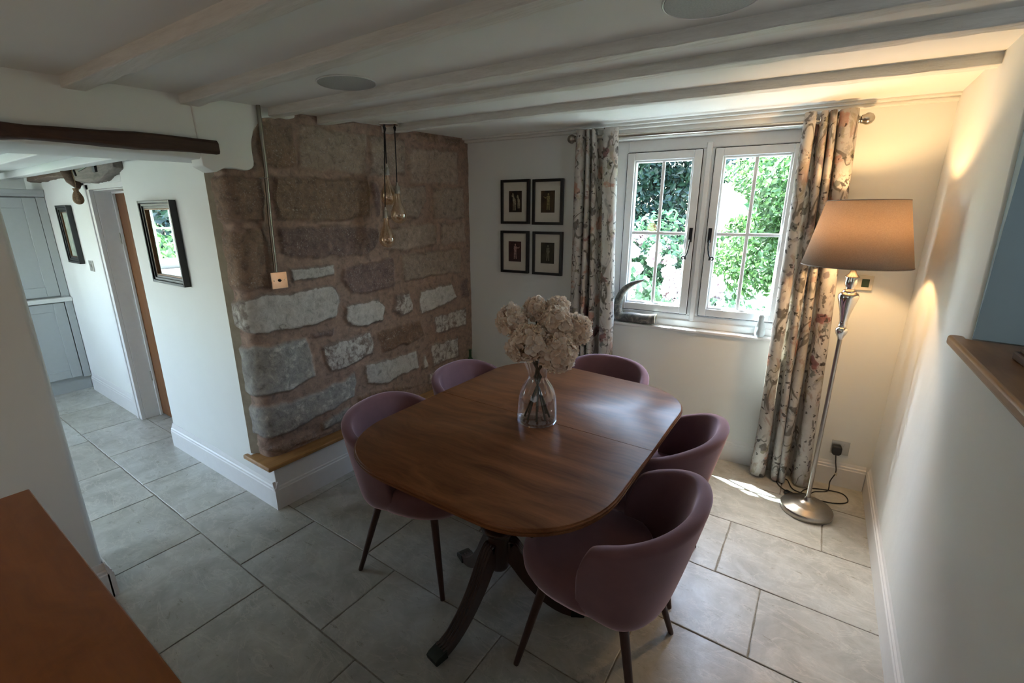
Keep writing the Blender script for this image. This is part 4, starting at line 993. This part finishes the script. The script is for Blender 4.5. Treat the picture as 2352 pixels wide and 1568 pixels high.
b=MB(); b.torus(.0105,.003,(-2.378,1.316,1.80)); b.tube([(-2.378,1.316,1.80),(-2.41,1.300,1.80)],.003,6); b.build('pipe_clip',M['steel'],t)

# ------------------------------------------------------------ pendant cluster
PX,PY=-2.275,2.055; pz=ceilz(PX,PY)
t=thing('ceiling_rose',(PX,PY,pz),R(34),'rectangular chrome ceiling plate carrying the three bulbs','ceiling plate')
b=MB(); b.box(-.055,.055,-.045,.045,-.022,-.001); b.build('plate',M['chrome'],t,smooth=False,bevel=.006,seg=3)
def pendant(top_off,bot_off,dep,z1,lab):
    # z1 = top of the cap
    base=Vector((PX,PY,0))+right*bot_off+toward*dep; tp=Vector((PX,PY,0))+right*top_off+toward*dep*.6
    t=thing('pendant_bulb',(base.x,base.y,z1),0,lab,'pendant light','amber bulbs hanging on black cords')
    tl=Vector((tp.x-base.x,tp.y-base.y,pz-.023-z1))
    b=MB(); b.tube([tl,tl*.5,(0,0,.012)],.0034,8); b.lathe([(.0045,0),(.009,.018),(.0035,.03)],12,Matrix.Translation((tl.x,tl.y,tl.z-.03))); b.build('cord',M['cord'],t)
    b=MB(); b.lathe([(.0035,.020),(.008,.006),(.008,0),(.012,-.002),(.0155,-.008),(.0155,-.030),(.0170,-.032),(.0170,-.046),(.001,-.047)],24); b.build('bulb_cap',M['nickel'],t,angle=50)
    pr=[(.0135,-.0475),(.0145,-.062),(.0185,-.085),(.029,-.112),(.042,-.140),(.0495,-.165),(.0505,-.180),(.046,-.200),(.034,-.216),(.018,-.224),(.001,-.226)]
    b=MB(); b.lathe(pr,40,cap=False); b.build('bulb',M['amber_glass'],t,angle=180,subsurf=1)
    b=MB(); b.lathe([(.005,-.048),(.004,-.075),(.002,-.085),(.0015,-.120)],12)
    for k in range(4):
        a=k*PI/2; b.tube([(.004*math.cos(a),.004*math.sin(a),-.115),(.018*math.cos(a),.018*math.sin(a),-.150),(.010*math.cos(a),.010*math.sin(a),-.180)],.0009,5)
    b.build('filament',M['filament'],t)
pendant(-.030,-.035,.0,1.905,'amber glass bulb hanging highest of the three')
pendant(.034,.030,.030,1.795,'amber glass bulb hanging in the middle, to the right')
pendant(-.024,-.046,.055,1.650,'amber glass bulb hanging lowest on the longest cord')

# ceiling speakers
for (x,y,r,lab) in ((-1.732,1.350,.119,'round grey ceiling speaker beyond the second joist, above the stone wall side'),(-.345,1.455,.128,'round grey ceiling speaker at the top edge of the view')):
    t=thing('ceiling_speaker',(x,y,ceilz(x,y)),0,lab,'speaker','round ceiling speakers')
    ax=.036*(2.95-y)/2.8; t.rotation_euler=(math.atan(.036*min(max((.4-x)/2.8,0),1.2)),-math.atan(ax),0)
    b=MB(); b.lathe([(.001,-.0045),(r-.006,-.0045),(r-.006,-.001)],64); b.build('grille',M['speaker'],t)
    b=MB(); b.torus(r-.002,.0035,(0,0,-.002),n=72); b.build('rim',M['paint'],t)

# ------------------------------------------------------------ horn, bottle, sill ornament, sideboard
t=thing('horn_ornament',WP(-.78,-.035,.8855),WROT,'grey mottled curved horn lying on the left end of the window sill','horn')
def horn(b,P,r0,r1,flat=.9,tp=1.7):
    Q=smooth_path(P,9); n=len(Q); b.tube(Q,[ (r0+(r1-r0)*(i/(n-1))**tp)*(1+.02*math.sin(i*2.2)) for i in range(n)],18,flat=flat)
b=MB(); horn(b,[(.135,-.012,.046),(.06,-.016,.038),(-.03,-.010,.040),(-.105,-.004,.034),(-.135,.0,.045)],.036,.032); b.build('lower_horn',M['horn'],t)
b=MB(); horn(b,[(-.120,.006,.030),(-.138,.006,.080),(-.135,.004,.150),(-.105,.0,.220),(-.055,-.004,.268),(.0,-.008,.296),(.035,-.010,.306)],.037,.004); b.build('upright_horn',M['horn'],t)
b=MB(); b.lathe([(.034,-.002),(.037,0),(.033,.004),(.028,.001)],18,Matrix.Translation((.134,-.012,.046))@Matrix.Rotation(R(90),4,'Y'),cap=False); b.build('cut_end',M['pale_plastic'],t)
t=thing('stone_ornament',WP(-.005,-.035,.8855),0,'pale blue-grey rounded ornament half hidden behind the right curtain','ornament')
b=MB(); b.lathe([(.001,0),(.026,0),(.032,.02),(.030,.05),(.022,.08),(.015,.10),(.017,.125),(.010,.14),(.001,.142)],24,rfun=lambda a,z:1+.06*math.sin(3*a+z*20)); b.build('body',simple('pale_glazed_stone',(.42,.47,.50),.4),t)
t=thing('glass_bottle',(-2.372,2.880,.2835),0,'small green glass bottle on the oak shelf in the far corner','bottle')
b=MB(); pr=[(.001,.003),(.028,.001),(.030,.01),(.030,.13),(.024,.155),(.013,.175),(.012,.225),(.014,.228),(.014,.238),(.011,.238)]; b.lathe(pr,28,cap=False); b.lathe([(r-.002,z) for r,z in pr[:-1][::-1] if r>.005],28,cap=False); b.build('glass',M['bottle_glass'],t,angle=180)
t=thing('sideboard',(-1.16,-.14,0),0,'orange-brown polished wooden sideboard in the near left corner','sideboard')
b=MB()
for z0,z1,e in ((.812,.822,-.030),(.822,.832,-.020),(.832,.8405,-.008),(.8405,.850,0)): b.box(-.66-e*1,.66+e*1,-.32,.318+e,z0,z1)
b.v=[(x,y,z) for x,y,z in b.v]; b.build('top',M['cherry'],t,smooth=False,bevel=.003)
b=MB(); b.box(-.62,.62,-.31,.280,.10,.8115); b.build('carcass',M['cherry'],t,smooth=False,bevel=.004)
for sx in (-.58,.58):
    for sy in (-.26,.24): b=MB(); b.prism([(sx-.035,sy-.035),(sx+.035,sy-.035),(sx+.035,sy+.035),(sx-.035,sy+.035)],0,.1); b.build('foot',M['cherry'],t,smooth=False,bevel=.004)

# ------------------------------------------------------------ garden
b=MB(); b.box(-22,16,3.7,40,-.3,-.02); b.box(-30,-6.6,-14,3.6,-.3,-.02); tag(b.build('lawn',M['grass'],smooth=False),kind='structure')
def foliage(name,c,rad,n,size,mat,label,cat,group=None,seed=1,shell=.30,trunk=None,low=-1.0):
    rng=np.random.RandomState(seed)
    d=rng.normal(size=(n,3)); d/=np.linalg.norm(d,axis=1)[:,None]; d[:,2]=np.where(d[:,2]<low,-d[:,2],d[:,2])
    lump=1+.22*np.sin(d[:,0]*7+seed)*np.sin(d[:,1]*6+1)+.16*np.sin(d[:,2]*9+d[:,0]*5+seed*2)+.08*np.sin(d[:,0]*17+d[:,2]*15)
    rr=lump*(1-shell*rng.rand(n)**1.6); P=d*rr[:,None]*np.array(rad)
    nrm=d+rng.normal(size=(n,3))*.65; nrm/=np.linalg.norm(nrm,axis=1)[:,None]
    t=np.cross(nrm,rng.normal(size=(n,3))); t/=np.linalg.norm(t,axis=1)[:,None]; bt=np.cross(nrm,t)
    s=size*(.6+.8*rng.rand(n))[:,None]
    fold=nrm*s*.22
    V=np.stack([P-t*s,P-bt*s*.62+fold,P+t*s*1.05,P+bt*s*.62+fold],1).reshape(-1,3)
    F=np.arange(n*4).reshape(n,4); F=np.concatenate([F[:,[0,1,2]],F[:,[0,2,3]]],0)
    me=bpy.data.meshes.new(name); me.from_pydata(V.tolist(),[],F.tolist()); me.materials.append(mat)
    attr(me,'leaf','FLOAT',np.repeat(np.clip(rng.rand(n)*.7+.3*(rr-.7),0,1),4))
    t_=thing(name,c,0,label,cat,group); o=bpy.data.objects.new('foliage',me); COL.objects.link(o); o.parent=t_
    if trunk:
        b=MB(); b.tube([(0,0,-c[2]),(.05,0,-c[2]*.5),(0,.05,0),(0,0,rad[2]*.5)],[trunk,trunk*.85,trunk*.6,trunk*.2],10); b.build('trunk',M['brown_timber'],t_)
    return t_
def bush_blooms(t,rad,n,r,seed):
    rng=random.Random(seed)
    for i in range(n):
        a=rng.uniform(PI*.9,PI*2.1); z=rng.uniform(-.15,.95); q=math.sqrt(max(0,1-z*z)); c=(math.cos(a)*q*rad[0],math.sin(a)*q*rad[1],z*rad[2])
        bloom('bloom',c,r*rng.uniform(.8,1.2),t,M['petal_out'],rng,n=20,fs=.55)

GL='garden trees behind the lawn'
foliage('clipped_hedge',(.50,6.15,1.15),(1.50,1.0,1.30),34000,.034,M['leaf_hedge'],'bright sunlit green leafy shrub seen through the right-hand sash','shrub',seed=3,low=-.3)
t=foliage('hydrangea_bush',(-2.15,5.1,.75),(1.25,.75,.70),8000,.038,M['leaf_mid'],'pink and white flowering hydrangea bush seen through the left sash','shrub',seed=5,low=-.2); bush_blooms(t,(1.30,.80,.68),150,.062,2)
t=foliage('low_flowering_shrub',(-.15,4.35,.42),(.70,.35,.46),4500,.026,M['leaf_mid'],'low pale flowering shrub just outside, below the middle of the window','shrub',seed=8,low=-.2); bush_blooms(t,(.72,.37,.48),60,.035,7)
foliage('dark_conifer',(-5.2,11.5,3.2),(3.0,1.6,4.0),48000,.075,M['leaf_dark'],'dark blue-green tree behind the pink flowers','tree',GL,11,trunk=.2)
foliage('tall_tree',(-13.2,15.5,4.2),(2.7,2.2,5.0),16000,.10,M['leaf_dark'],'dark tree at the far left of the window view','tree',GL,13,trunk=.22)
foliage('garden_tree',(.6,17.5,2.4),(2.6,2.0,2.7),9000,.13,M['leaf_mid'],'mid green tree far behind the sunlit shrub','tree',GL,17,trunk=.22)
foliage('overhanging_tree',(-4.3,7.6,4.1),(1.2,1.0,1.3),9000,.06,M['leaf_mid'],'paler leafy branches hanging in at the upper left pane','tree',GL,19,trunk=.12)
foliage('kitchen_garden_tree',(-13.5,-1.0,1.9),(1.6,2.2,2.2),6000,.12,M['leaf_dark'],'dark green tree outside the kitchen window, seen only in the mirror','tree',None,23,trunk=.18)
foliage('kitchen_garden_shrub',(-9.4,.2,.9),(1.0,1.3,.75),4000,.07,M['leaf_hedge'],'yellow-green shrub outside the kitchen window, seen only in the mirror','shrub',None,29)
b=MB(); b.box(-6,3,3.50,4.9,-.2,-.01); tag(b.build('bounce_terrace',M['bounce_ground'],smooth=False),kind='structure')  # unseen below the sill, added to bounce light onto the ceiling
b=MB(); b.box(-8.6,-6.5,-3,2.5,-.2,-.01); tag(b.build('bounce_strip',M['bounce_ground'],smooth=False),kind='structure')  # added pale ground, bounces daylight into the kitchen window
